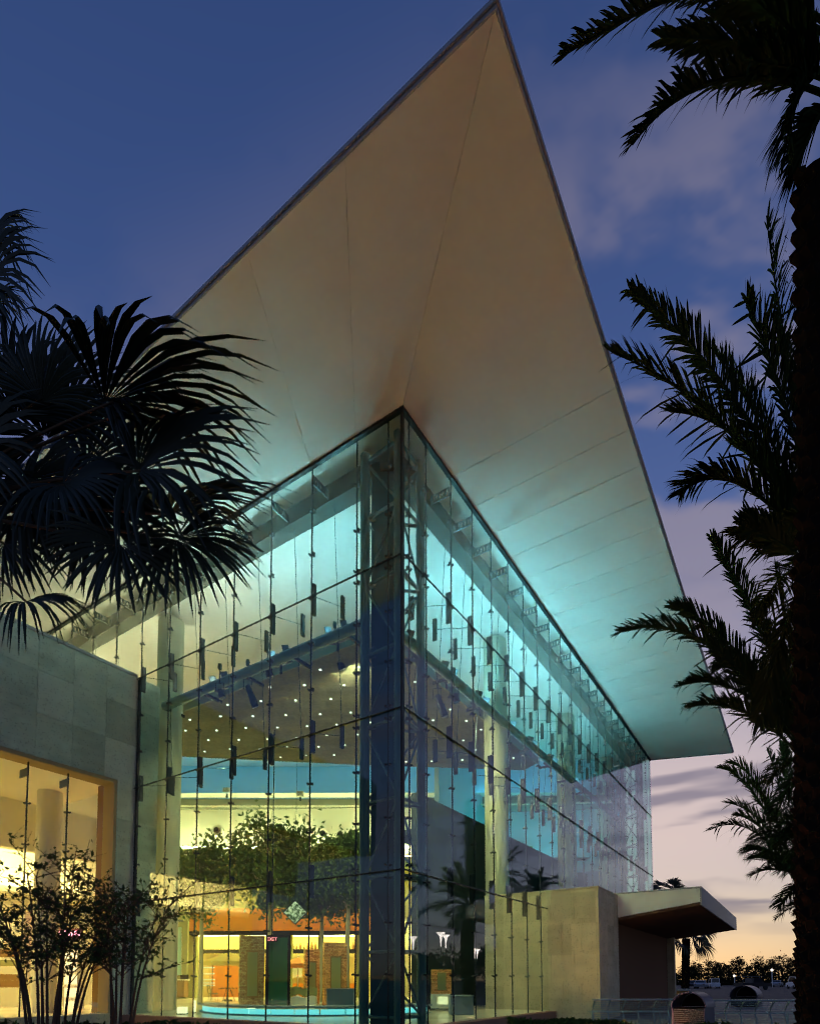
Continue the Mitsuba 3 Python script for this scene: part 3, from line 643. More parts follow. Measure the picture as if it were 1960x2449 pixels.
date_palm('tall date palm out at the right, mirrored above the low stone wall', 25.0, 33.1, 25.1, 9.6, 0.36, [], 1, 16, 0.6, 11, L=3.2, nl=44)
date_palm('tall date palm far out at the right, mirrored in the end of the glass', 32.2, 41.6, 32.3, 9.9, 0.36, [], 1, 16, 0.6, 12, L=3.2, nl=44)
def fan_leaf(hub, tip, R, normal, span=4.1, nseg=34, droop=0.5, seed=0):
    r = np.random.RandomState(seed); ax = tip - hub; ax /= np.linalg.norm(ax)
    nm = np.array(normal, float); nm -= ax * (nm @ ax); nm /= np.linalg.norm(nm); sd = np.cross(nm, ax)
    V, Fc = [], []; st = np.array([0.03, 0.22, 0.45, 0.62, 0.80, 1.0]); dth = span / nseg
    for i in range(nseg):
        th = -span / 2 + (i + .5) * dth; c, s = math.cos(th), math.sin(th)
        d = ax * c + sd * s; e = -ax * s + sd * c; Rl = R * (1 - 0.16 * abs(th) / (span / 2)) * r.uniform(.9, 1.08); dr_ = droop * r.uniform(.35, 1.25); tw = r.normal(0, .05)
        o = len(V)
        for q in st:
            rr = q * Rl; w = rr * dth * 0.62 if q < .5 else 0.48 * Rl * dth * 0.66 * (1 - (q - .45) / .55) ** 0.6 + 0.002
            bend = max(0, q - 0.42) / 0.58
            p = hub + d * rr + e * tw * rr + nm * (0.05 * R * math.cos(3 * th) * q + 0.10 * R * math.sin(q * 3)) - np.array([0, 0, dr_ * R * 0.55 * bend ** 2.2])
            if dr_ * bend > .5: p = p - d * (dr_ * bend - .5) * .25 * R * bend
            ridge = nm * w * 0.55
            V += [p - e * w, p + ridge, p + e * w]
        for j in range(5):
            b = o + j * 3
            Fc += [(b, b + 1, b + 4), (b, b + 4, b + 3), (b + 1, b + 2, b + 5), (b + 1, b + 5, b + 4)]
    return tri_soup(V, Fc)
FP = thing('fan_palm', 'dark fan palm with drooping split leaves in front of the left glass wall', 'palm tree')
YF = 6.5
crown = at(-230, 1230, YF + 0.4)
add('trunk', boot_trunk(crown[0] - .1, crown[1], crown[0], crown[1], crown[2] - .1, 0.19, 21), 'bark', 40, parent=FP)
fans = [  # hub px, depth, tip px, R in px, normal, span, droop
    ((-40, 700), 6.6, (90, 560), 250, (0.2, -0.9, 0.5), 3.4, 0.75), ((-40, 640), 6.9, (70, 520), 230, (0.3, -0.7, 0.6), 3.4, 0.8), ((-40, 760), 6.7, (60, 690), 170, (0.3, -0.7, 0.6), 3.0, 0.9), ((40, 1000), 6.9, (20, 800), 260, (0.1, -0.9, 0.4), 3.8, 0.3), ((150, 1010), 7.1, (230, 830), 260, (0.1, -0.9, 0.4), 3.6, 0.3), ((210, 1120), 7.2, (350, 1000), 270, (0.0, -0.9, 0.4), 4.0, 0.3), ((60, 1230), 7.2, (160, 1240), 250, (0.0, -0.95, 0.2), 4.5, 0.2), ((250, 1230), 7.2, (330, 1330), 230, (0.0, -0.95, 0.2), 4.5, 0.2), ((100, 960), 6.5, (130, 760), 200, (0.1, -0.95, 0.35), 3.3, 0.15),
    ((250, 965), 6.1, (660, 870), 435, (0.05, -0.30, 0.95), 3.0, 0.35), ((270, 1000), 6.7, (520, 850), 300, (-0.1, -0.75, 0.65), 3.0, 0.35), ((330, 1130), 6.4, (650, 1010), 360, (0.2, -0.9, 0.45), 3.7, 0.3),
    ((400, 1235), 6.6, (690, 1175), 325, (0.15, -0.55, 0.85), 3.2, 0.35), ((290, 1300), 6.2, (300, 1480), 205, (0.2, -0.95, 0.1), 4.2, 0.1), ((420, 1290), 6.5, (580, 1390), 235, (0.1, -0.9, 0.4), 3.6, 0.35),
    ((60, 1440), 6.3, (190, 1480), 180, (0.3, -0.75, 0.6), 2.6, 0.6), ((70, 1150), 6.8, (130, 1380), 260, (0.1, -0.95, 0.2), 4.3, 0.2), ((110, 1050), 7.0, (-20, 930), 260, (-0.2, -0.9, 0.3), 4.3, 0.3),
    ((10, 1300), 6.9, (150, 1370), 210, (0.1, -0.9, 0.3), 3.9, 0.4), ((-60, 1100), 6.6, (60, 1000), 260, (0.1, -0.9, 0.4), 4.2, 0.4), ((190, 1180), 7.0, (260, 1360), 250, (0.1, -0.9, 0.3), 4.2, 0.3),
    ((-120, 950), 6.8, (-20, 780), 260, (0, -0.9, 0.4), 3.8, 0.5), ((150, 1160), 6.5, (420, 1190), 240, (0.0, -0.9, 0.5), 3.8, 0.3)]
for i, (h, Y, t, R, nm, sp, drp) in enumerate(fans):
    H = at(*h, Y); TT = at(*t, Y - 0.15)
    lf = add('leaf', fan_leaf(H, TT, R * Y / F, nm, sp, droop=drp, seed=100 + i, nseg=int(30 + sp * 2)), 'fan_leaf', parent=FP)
    mid = (crown + H) / 2 + np.array([0, 0, 0.18])
    add('stalk', tube(bez(crown, mid, H + (TT - H) * 0.05, 10), np.linspace(.028, .013, 10), 6), 'shrub_stem', 40, parent=lf)
# small far fan palms
def far_fan(label, px, y_crown, Y, R, n, seed):
    k = thing('fan_palm', label, 'palm tree'); c = at(px, y_crown, Y); r = np.random.RandomState(seed)
    add('trunk', boot_trunk(c[0] - .2, Y, c[0], Y, c[2], 0.26, seed), 'bark', 40, parent=k)
    for i in range(n):
        az = 2 * math.pi * i / n + r.uniform(-.2, .2); el = r.uniform(-0.5, 0.9); d = np.array([math.cos(az) * math.cos(el), math.sin(az) * math.cos(el), math.sin(el)])
        H = c + d * R * .7; add('leaf', fan_leaf(H, H + d, R * .75, (0.1, -0.8, 0.5), 3.6, 20, .6, seed * 30 + i), 'fan_leaf', parent=k)
far_fan('small fan palm in silhouette under the canopy edge against the orange sky', 1640, 2245, 46, 1.7, 11, 41)
far_fan('bushy dark palm crown showing above the lit canopy', 1590, 2136, 62, 1.6, 14, 42)

# ------------------------------------------------------------------ shrubs, ground cover, trees
def leaf_cloud(pts, size, r, elong=2.0):
    n = len(pts); d = r.normal(0, 1, (n, 3)); d /= np.linalg.norm(d, axis=1, keepdims=True)
    u = np.cross(d, r.normal(0, 1, (n, 3))); u /= np.linalg.norm(u, axis=1, keepdims=True) + 1e-9
    s = size * r.uniform(.6, 1.3, (n, 1)); L = d * s * elong / 2; Wd = u * s / 2; nn = np.cross(d, u) * s * .18
    V = np.stack([pts - L, pts + Wd + nn - L * .1, pts + L, pts - Wd + nn - L * .1], 1).reshape(-1, 3)
    o = np.arange(n)[:, None] * 4
    return tri_soup(V, np.vstack([o + [0, 1, 2], o + [0, 2, 3]]))
def shrub(label, px, Y, H, Wd, seed, nst=7, lean=0.0, nleaf=1500):
    k = thing('garden_shrub', label, 'shrub', 'many-stemmed shrubs in front of the left wing'); r = np.random.RandomState(seed); base = at(px, 2450, Y); base[2] = 0.0
    leaves = []
    for i in range(nst):
        az = 2 * math.pi * i / nst + r.uniform(-.4, .4); sp = Wd * r.uniform(.35, 1.0)
        p0 = base + np.array([math.cos(az) * .12, math.sin(az) * .12, 0.0]); top = base + np.array([math.cos(az) * sp + lean, math.sin(az) * sp * .7, H * r.uniform(.72, 1.0)])
        pc = base + np.array([math.cos(az) * sp * .25, math.sin(az) * sp * .2, H * .5]); pts = bez(p0, pc, top, 14)
        ms = [tube(pts, np.linspace(.026, .007, 14), 5)]
        for j in range(11):
            s = r.randint(7, 14); q0 = pts[s]; a2 = az + r.uniform(-1.8, 1.8); l = H * r.uniform(.10, .26)
            dd = np.array([math.cos(a2) * .8, math.sin(a2) * .8, r.uniform(.2, 1.0)]); dd /= np.linalg.norm(dd); q2 = q0 + dd * l; tw = bez(q0, q0 + dd * l * .5 + [0, 0, .04], q2 + np.array([0, 0, -.03]), 6)
            ms.append(tube(tw, np.linspace(.009, .003, 6), 4))
            for x in range(5):
                b0 = tw[r.randint(2, 6)]; d3 = r.normal(0, 1, 3); d3[2] = abs(d3[2]) * .5; d3 /= np.linalg.norm(d3); e0 = b0 + d3 * l * r.uniform(.25, .6); ms.append(tube([b0, e0], (.004, .002), 3))
                t_ = r.rand(int(nleaf / nst / 50), 1); leaves.append(b0 + (e0 - b0) * t_ + r.normal(0, .022, (len(t_), 3)))
        add('stem', cat(ms), 'shrub_stem', 40, parent=k)
    add('foliage', leaf_cloud(np.vstack(leaves), 0.036, r, 2.1), 'shrub_leaf', parent=k)
shrub('leafy dark shrub at the left edge before the lit window', 95, 8.2, 3.0, 0.85, 51, 7, -0.30, 1700)
shrub('leafy dark shrub with forked stems before the red sign', 150, 8.8, 3.05, 0.75, 52, 7, 0.28, 1700)
shrub('leafy dark shrub against the corner of the stone wing', 288, 8.8, 3.0, 0.75, 53, 7, 0.1, 1700)
# ground cover beds
def bed(name, label, spots, h, n, seed):
    r = np.random.RandomState(seed); pts = []
    for (x0, x1, y0, y1) in spots:
        m = int(n * (x1 - x0) * (y1 - y0)); q = np.stack([r.uniform(x0, x1, m), r.uniform(y0, y1, m), np.zeros(m)], 1)
        top = h * (0.55 + 0.6 * meshkit.fbm(q * 1.1 + seed, 3)); q[:, 2] = top * r.rand(m) ** 0.6; pts.append(q)
    k = add(name, leaf_cloud(np.vstack(pts), 0.07, r, 2.4), 'cover_leaf'); tag(k, label, 'ground cover', kind='stuff')
bed('ground_cover', 'low dark planting along the foot of the left wing and glass', [(-10.5, -4.2, 9.0, 13.5)], 0.62, 330, 61)
bed('ground_cover', 'low clipped planting along the foot of the right stone wall', [(3.0, 7.8, 11.5, 13.2)], 0.55, 330, 62)
bed('ground_cover', 'grassy planting below the glass corner', [(2.8, 5.8, 15.3, 17.6)], 0.42, 300, 63)
def blob_tree(name, label, cat_, group, base, H, Rx, Rz, zc, nl, size, seed, lm, bm, tr=0.1, forks=5, clumps=26):
    k = thing(name, label, cat_, group); r = np.random.RandomState(seed); base = np.array(base, float); c = base + np.array([0, 0, zc])
    ms = [tube(bez(base, base + [r.uniform(-.1, .1), 0, zc * .3], base + [r.uniform(-.15, .15), 0, zc - Rz * .75], 8), np.linspace(tr, tr * .7, 8), 8)]
    f0 = base + np.array([0, 0, zc - Rz * .8]); ends = []
    for i in range(forks):
        az = 2 * math.pi * i / forks + r.uniform(-.5, .5); e = c + np.array([math.cos(az) * Rx * .6, math.sin(az) * Rx * .6, r.uniform(-.3, .6) * Rz]); ends.append(e)
        ms.append(tube(bez(f0, f0 + (e - f0) * np.array([.35, .35, .6]), e, 8), np.linspace(tr * .6, tr * .15, 8), 6))
    cl = []
    for i in range(clumps):
        v = r.normal(0, 1, 3); v /= np.linalg.norm(v); q = c + v * np.array([Rx, Rx, Rz]) * r.uniform(.35, .95); s = Rx * r.uniform(.16, .34)
        m = nl // clumps; cl.append(q + r.normal(0, 1, (m, 3)) * s * np.array([.62, .62, .5]))
    add('trunk', cat(ms), bm, 40, parent=k); add('crown', leaf_cloud(np.vstack(cl), size, r, 1.9), lm, parent=k)
for i, (px, Y, zt, zb, R, tr, lab) in enumerate([(640, 30.5, 9.9, 5.0, 2.7, .16, 'tall indoor tree with pale trunk rising before the orange shop front'), (770, 31.5, 9.0, 4.4, 2.3, .13, 'indoor tree with thin forked trunk behind the mosaic totems'),
        (830, 30.0, 8.9, 4.7, 2.0, .15, 'indoor tree with pale twisted trunk beside the steel mast'), (478, 31.5, 9.2, 4.7, 2.3, .14, 'indoor tree at the left behind the round column')]):
    b = at(px, 2400, Y); b[2] = FL
    blob_tree('indoor_tree', lab, 'tree', 'trees inside the hall', b, zt, R, (zt - zb) / 2, (zt + zb) / 2 - FL, 8000, 0.15, 70 + i, 'ficus_leaf', 'ficus_bark', tr, 5, 60)
# ------------------------------------------------------------------ inside the hall, ground level
SH = thing('cafe_shop', 'shop front with orange fascia and bright yellow interior at the back of the hall', 'shop')
def px_box(x0, x1, y0, y1, Y, t): 
    p, q = at(x0, y1, Y), at(x1, y0, Y)
    return box(p[0], q[0], Y, Y + t, p[2], q[2])
add('fascia', px_box(425, 960, 2172, 2226, 40, .3), 'shop_orange', parent=SH)
add('fascia', px_box(380, 425, 2205, 2226, 40, .3), 'shop_orange', parent=SH)
add('dark_band', px_box(440, 960, 2226, 2236, 39.9, .25), 'black_band', parent=SH)
add('back_wall', px_box(430, 960, 2236, 2400, 43.2, .2), 'shop_yellow', parent=SH)
for x0, x1 in ((448, 470), (570, 582), (690, 698), (760, 772), (850, 862)): add('pier', px_box(x0, x1, 2236, 2392, 40.4, .4), 'shop_olive', parent=SH)
add('lower_wall', px_box(505, 580, 2310, 2392, 42.6, .3), 'shop_orange', parent=SH)
add('lower_wall', px_box(690, 860, 2352, 2392, 42.6, .3), 'shop_orange', parent=SH)
add('shelf_band', px_box(480, 850, 2270, 2280, 42.4, .4), 'black_band', parent=SH)
for x in range(700, 850, 9):
    b = at(x, 2270, 42.5); add('bottle', lathe([(0, 0), (.09, 0), (.09, .2), (.03, .3), (.03, .42), (0, .42)], 8, TR(b[0], b[1], b[2], 0, rng.uniform(.7, 1.3))), 'shop_brown', parent=SH)
for x in range(485, 580, 16): add('wall_board', px_box(x + .5, x + 15.5, 2282, 2360, 42.9, .08), 'shop_yellow', parent=SH)
add('light_strip', px_box(470, 520, 2236, 2240, 41.5, .3), 'off_white', parent=SH, emit=WARM * 7)
add('light_strip', px_box(690, 860, 2237, 2240, 41.5, .3), 'off_white', parent=SH, emit=WARM * 7)
p = at(640, 2238, 41); add('ceiling_light', panel(p[0] - 6, p[0] + 6, 41.0, 42.8, p[2] + .1), 'off_white', parent=SH, emit=WARM * 9)
add('framed_picture', px_box(820 - 122, 722, 2305, 2338, 43.0, .1), 'off_white', parent=SH)
LS = thing('corner_shop', 'olive shop wall with counter behind the round column at the left', 'shop')
add('wall', px_box(382, 452, 2060, 2398, 39.3, .3), 'shop_olive', parent=LS); add('counter', px_box(388, 440, 2345, 2385, 38.6, .8), 'shop_brown', parent=LS); add('counter_top', px_box(386, 442, 2341, 2345, 38.5, .9), 'off_white', parent=LS)
add('small_screen', px_box(431, 450, 2331, 2342, 38.4, .1), 'black_band', parent=LS)
TS = thing('glass_tube_feature', 'cluster of hanging pale green glass tubes behind the left column', 'sculpture')
for x in (392, 404, 416, 428):
    p, q = at(x, 2332, 33), at(x, 2205 + (x - 392) * .35, 33); add('glass_tube', tube([p, q], 0.14, 14), 'tube_glass', 40, parent=TS)
add('hanging_rail', px_box(386, 436, 2200, 2204, 33, .2), 'rod_steel', parent=TS)
SR = thing('display_shelf', 'stack of white lit display shelves beside the yellow umbrella', 'shelf')
for i, y in enumerate((2315, 2330, 2344, 2352, 2358)): add('shelf', px_box(482, 506, y - 2.4, y, 35.5, .6), 'off_white', parent=SR, emit=AMB * 0.8, sampling_weight=0.0)
add('post', px_box(506, 508, 2305, 2394, 35.5, .1), 'steel_black', parent=SR); add('post', px_box(480, 482, 2305, 2394, 35.5, .1), 'steel_black', parent=SR)
def umbrella(label, px, Y, yt, yr, hw, m):
    k = thing('patio_umbrella', label, 'umbrella', 'umbrellas over the cafe tables'); c = at(px, 2394, Y); zt, zr = at(px, yt, Y)[2], at(px, yr, Y)[2]; n = 8; V, Fc = [(0, 0, zt)], []
    for j in range(n): a = 2 * math.pi * (j + .5) / n; V += [(hw * math.cos(a), hw * math.sin(a), zr), (hw * 1.0 * math.cos(a), hw * math.sin(a), zr - .2)]
    for j in range(n): b, d = 1 + 2 * j, 1 + 2 * ((j + 1) % n); Fc += [(0, b, d), (b, b + 1, d + 1), (b, d + 1, d)]
    mm = tri_soup(V, Fc); mm.apply_translation((c[0], Y, 0)); add('canopy', mm, m, parent=k)
    add('pole', bar((c[0], Y, FL), (c[0], Y, zt + .08), .03, 8), 'off_white', parent=k)
    add('finial', mv(trimesh.creation.icosphere(1, .05), TR(c[0], Y, zt + .1)), 'off_white', parent=k); add('base', lathe([(0, 0), (.25, 0), (.2, .1), (0, .1)], 16, TR(c[0], Y, FL)), 'steel_black', parent=k)
    for j in range(n): a = 2 * math.pi * (j + .5) / n; add('rib', bar((c[0], Y, zt - .04), (c[0] + hw * math.cos(a), Y + hw * math.sin(a), zr - .03), .012, 4), 'off_white', parent=k)
    return c
def cafe_set(c, Y, lab):
    t = thing('cafe_table', 'small cafe table under the ' + lab, 'table'); add('table_top', lathe([(0, .72), (.5, .72), (.5, .75), (0, .75)], 20, TR(c[0], Y, FL)), 'steel_black', parent=t)
    for j in range(3): a = 2.1 * j; add('leg', bar((c[0] + .1 * math.cos(a), Y + .1 * math.sin(a), FL + .72), (c[0] + .4 * math.cos(a), Y + .4 * math.sin(a), FL), .02), 'steel_black', parent=t)
    for sgn, w_ in ((-1, 'left'), (1, 'right')):
        k = thing('cafe_chair', f'dark cafe chair {w_} of the table under the {lab}', 'chair'); x = c[0] + sgn * .85
        add('seat', cbox(x - .22, x + .22, Y - .22, Y + .22, FL + .43, FL + .46, .01), 'steel_black', parent=k)
        for dx in (-.2, .2):
            for dy in (-.2, .2): add('leg', bar((x + dx, Y + dy, FL), (x + dx * .9, Y + dy * .9, FL + .44), .014), 'steel_black', parent=k)
        add('backrest', cat([bar((x + sgn * .2, Y - .2, FL + .44), (x + sgn * .27, Y - .2, FL + .9), .014), bar((x + sgn * .2, Y + .2, FL + .44), (x + sgn * .27, Y + .2, FL + .9), .014), bar((x + sgn * .27, Y - .21, FL + .9), (x + sgn * .27, Y + .21, FL + .9), .02), bar((x + sgn * .24, Y - .21, FL + .7), (x + sgn * .24, Y + .21, FL + .7), .02)]), 'steel_black', parent=k)
c = umbrella('yellow cafe umbrella left of the tall mosaic totem', 545, 34.0, 2277, 2300, 1.38, 'umbrella_yellow'); cafe_set(c, 34.0, 'yellow umbrella')
c = umbrella('orange cafe umbrella right of the green screen', 712, 37.0, 2290, 2306, 1.3, 'umbrella_orange'); cafe_set(c, 37.0, 'orange umbrella')
def totem(label, x0, x1, yt, Y, m, scr, ang=0.35, depth=.45):
    k = thing('mosaic_totem', label, 'totem', 'mosaic totems in the hall'); p, q = at(x0, yt, Y), at(x1, yt, Y); w = (q[0] - p[0]); xm = (p[0] + q[0]) / 2; M = TR(xm, Y, 0, ang); wd = w / (math.cos(ang) + depth / w * abs(math.sin(ang)))
    h = p[2]; add('body', cbox(-wd / 2, wd / 2, 0, depth, FL, h, .02, M), m, parent=k)
    hh = h - FL; s = scr; add('panel', box(-wd * .18, wd * .22, -.03, .0, FL + hh * .14, FL + hh * .76, M), s, parent=k)
    add('panel_frame', cat([box(-wd * .18 - .05, -wd * .18, -.05, .0, FL + hh * .12, FL + hh * .78, M), box(wd * .22, wd * .22 + .05, -.05, .0, FL + hh * .12, FL + hh * .78, M), box(-wd * .18, wd * .22, -.05, .0, FL + hh * .76, FL + hh * .78, M), box(-wd * .18, wd * .22, -.05, .0, FL + hh * .12, FL + hh * .14, M)]), 'shop_brown', parent=k)
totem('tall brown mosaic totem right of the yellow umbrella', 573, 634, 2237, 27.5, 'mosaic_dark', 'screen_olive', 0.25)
totem('narrow orange mosaic totem left of the grey block', 727, 767, 2270, 29.0, 'mosaic', 'screen_olive', 0.3)
totem('wide orange mosaic totem behind the grey block', 773, 832, 2254, 28.0, 'mosaic', 'screen_olive', 0.3)
k = thing('mosaic_totem', 'orange mosaic totem seen through the right glass wall', 'totem', 'mosaic totems in the hall'); Yk = 23.0
add('body', px_box(1031, 1079, 2318, 2377, Yk, .5), 'mosaic', parent=k); add('panel', px_box(1046, 1066, 2326, 2368, Yk - .03, .03), 'screen_olive', parent=k)
add('pedestal', px_box(1030, 1076, 2377, 2412, Yk - .1, .7), 'cream', parent=k); add('niche', px_box(1047, 1070, 2384, 2402, Yk - .13, .03), 'off_white', parent=k, emit=AMB * 1.1, sampling_weight=0.0)
k = thing('screen_totem', 'dark green glass screen totem with red sign at its top', 'totem'); M = TR(*at(662, 2400, 25.7)[:2], 0, -0.18)
hs_ = at(662, 2236, 25.7)[2]; add('body', cbox(-.5, .5, 0, .25, FL, hs_, .02, M), 'black_band', parent=k); add('screen', box(-.38, .46, -.02, .0, FL + .1, hs_ - .12, M), 'screen_green', parent=k)
k = thing('exit_sign', 'small red lit sign reading EXIT at the top of the green screen', 'sign'); tm = meshkit.text_mesh('EXIT', 0.14, 0.02, True); tm.apply_translation(-tm.bounds.mean(0))
Ms = np.eye(4); Ms[:3, :3] = np.array([[1, 0, 0], [0, 0, -1], [0, 1, 0]], float); Ms[:3, 3] = at(650, 2246, 25.5); add('letters', mv(tm, Ms), 'off_white', parent=k, emit=(2.2, 0.16, 0.35), sampling_weight=0.0)
p = at(650, 2246, 25.53); add('back_plate', box(p[0] - .24, p[0] + .24, p[1], p[1] + .04, p[2] - .11, p[2] + .11), 'black_band', parent=k); add('stem', box(p[0] - .02, p[0] + .02, p[1], p[1] + .03, p[2] + .11, 12.4), 'steel_black', parent=k)
k = thing('hanging_banner', 'diamond shaped leaf patterned panel hanging below the trees', 'sign'); p = at(706, 2182, 29.0); hd = .57
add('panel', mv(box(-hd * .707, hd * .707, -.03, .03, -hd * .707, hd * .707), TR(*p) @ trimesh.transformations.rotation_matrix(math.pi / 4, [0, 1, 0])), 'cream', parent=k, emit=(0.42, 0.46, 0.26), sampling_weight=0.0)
rr_ = np.random.RandomState(5); lp = []
while len(lp) < 110:
    x, z = rr_.uniform(-hd, hd, 2)
    if abs(x) + abs(z) < hd * .9: lp.append((p[0] + x, p[1] - .045, p[2] + z))
add('leaf_pattern', leaf_cloud(np.array(lp), .10, rr_, 1.8), 'ficus_leaf', parent=k)
for s in (-1, 1): add('frame', mv(box(-hd * .72, hd * .72, -.05, .05, -.02, .02), TR(*p) @ trimesh.transformations.rotation_matrix(math.pi / 4, [0, 1, 0]) @ TR(0, 0, s * hd * .72)), 'black_band', parent=k); add('frame', mv(box(-.02, .02, -.05, .05, -hd * .72, hd * .72), TR(*p) @ trimesh.transformations.rotation_matrix(math.pi / 4, [0, 1, 0]) @ TR(s * hd * .72, 0, 0)), 'black_band', parent=k)
add('wire', bar((p[0], p[1], p[2] + hd), (p[0], p[1], 12.4), .008, 4), 'rod_steel', parent=k)
# curved bench with teal under-glow, blocks, wavy bench, lanterns
k = thing('curved_light_bench', 'low curved stone bench with glowing teal front inside the glass corner', 'bench'); cb = at(790, 2405, 24.5); Rb = 5.0
ang = np.linspace(math.radians(196), math.radians(322), 40)
def ringseg(r0, r1, z0, z1, an): return extr([(cb[0] + r1 * math.cos(a), cb[1] + r1 * math.sin(a)) for a in an] + [(cb[0] + r0 * math.cos(a), cb[1] + r0 * math.sin(a)) for a in an[::-1]], z1 - z0, TR(0, 0, z0))
zt_ = 0.62
add('top_slab', ringseg(Rb - .7, Rb + .12, zt_ - .06, zt_, ang), 'gray_stone', parent=k)
for i in range(13):
    s = ang[i * 3:i * 3 + 4]
    add('glow_panel', ringseg(Rb - .1, Rb - .06, FL + .04, zt_ - .10, np.linspace(s[0] + .004, s[-1] - .004, 4)), 'off_white', parent=k, emit=(0.20, 0.85, 0.90), sampling_weight=0.1)
add('foot', ringseg(Rb - .6, Rb + .05, FL, FL + .04, ang), 'gray_stone', parent=k)
for lab, x0, x1, yt, Y in (('plain grey stone block beside the steel mast, seen through the left glass', 781, 846, 2367, 20.6), ('plain grey stone block seen through the right glass beside the column', 1076, 1132, 2383, 20.0)):
    k = thing('stone_block', lab, 'block'); p, q = at(x0, yt, Y), at(x1, yt, Y); add('block', cbox(p[0], q[0], Y, Y + .9, FL, p[2], .02), 'gray_stone', parent=k); add('top_slab', cbox(p[0] - .02, q[0] + .02, Y - .02, Y + .92, p[2], p[2] + .03, .01), 'gray_stone', parent=k)
k = thing('wavy_bench', 'pale bench with a wavy back in front of the orange umbrella', 'bench'); xs = np.linspace(at(688, 0, 26)[0], at(772, 0, 26)[0], 30)
add('seat', extr([(x, 0.45 + .05 * math.sin(i * .55)) for i, x in enumerate(xs)] + [(x, 0.1) for x in xs[::-1]], .5, TR(0, 26.5, FL) @ trimesh.transformations.rotation_matrix(math.pi / 2, [1, 0, 0])), 'cream', parent=k)
add('back', extr([(x, 0.85 + .05 * math.sin(i * .55 + 1)) for i, x in enumerate(xs)] + [(x, 0.5 + .05 * math.sin(i * .55)) for i, x in list(enumerate(xs))[::-1]], .06, TR(0, 26.6, FL) @ trimesh.transformations.rotation_matrix(math.pi / 2, [1, 0, 0])), 'shop_olive', parent=k)
def lantern(label, x, y, Y, w, h, tall=False):
    k = thing('floor_lantern', label, 'lantern', 'glowing floor lanterns'); p = at(x, y, Y)
    add('glow_box', cbox(p[0] - w / 2, p[0] + w / 2, Y - w / 2, Y + w / 2, FL + .03, FL + .03 + h, .01), 'off_white', parent=k, emit=AMB * 1.5, sampling_weight=0.1); add('foot', box(p[0] - w / 2 - .01, p[0] + w / 2 + .01, Y - w / 2 - .01, Y + w / 2 + .01, FL, FL + .028), 'steel_black', parent=k)
lantern('glowing cube lantern on the floor behind the left column', 436, 2420, 20.8, .28, .22); lantern('slim upright glowing lantern right of the cube lantern', 464, 2415, 21.6, .10, .42)
lantern('glowing cube lantern at the left end of the teal bench', 600, 2424, 20.3, .26, .2); lantern('glowing lantern behind the wavy bench', 742, 2400, 27.4, .4, .3); lantern('glowing lantern inside the wing window among the shrub stems', 128, 2400, 22.5, .3, .6)
# wing interior pieces
NS = thing('neon_sign', 'blurred red and white neon sign inside the wing window', 'sign'); zs_ = at(150, 2234, 24)
for i, (x, w) in enumerate(((118, 9), (131, 12), (147, 10), (160, 11), (174, 12), (186, 6))): add('neon_tube', px_box(x, x + w, 2226 + (i % 2) * 2, 2240 - (i % 3), 24, .05), 'off_white', parent=NS, emit=(7.0, 1.9, 3.0), sampling_weight=0.1)
add('back_plate', px_box(112, 195, 2220, 2246, 24.06, .06), 'curb_red', parent=NS); add('hanger', bar(at(150, 2222, 24.1), at(150, 2222, 24.1) + np.array([0, 0, 5.0]), .02), 'steel_black', parent=NS)
CB = thing('drinks_cabinet', 'bright white glass fronted cabinet in the wing below the red sign', 'cabinet')
add('body', px_box(150, 186, 2262, 2428, 24.3, .6), 'off_white', parent=CB)
for i in range(5): add('shelf_light', px_box(153, 183, 2270 + i * 31, 2292 + i * 31, 24.25, .05), 'off_white', parent=CB, emit=AMB * (1.5 - .15 * i), sampling_weight=0.1)
SF = thing('store_shelves', 'brown shop shelves at the left edge inside the wing window', 'shelf')
for y0, y1, m in ((2190, 2235, 'cream'), (2246, 2252, 'off_white'), (2270, 2288, 'shop_brown'), (2296, 2310, 'shop_olive'), (2330, 2344, 'shop_brown'), (2344, 2362, 'shop_brown')): add('board', px_box(-160, 50, y0, y1, 23.2, .5), m, parent=SF)
add('upright', px_box(50, 56, 2180, 2420, 23.1, .5), 'cream', parent=SF); add('header_light', px_box(-150, 48, 2246, 2249, 23.0, .1), 'off_white', parent=SF, emit=AMB * 2, sampling_weight=0.2)
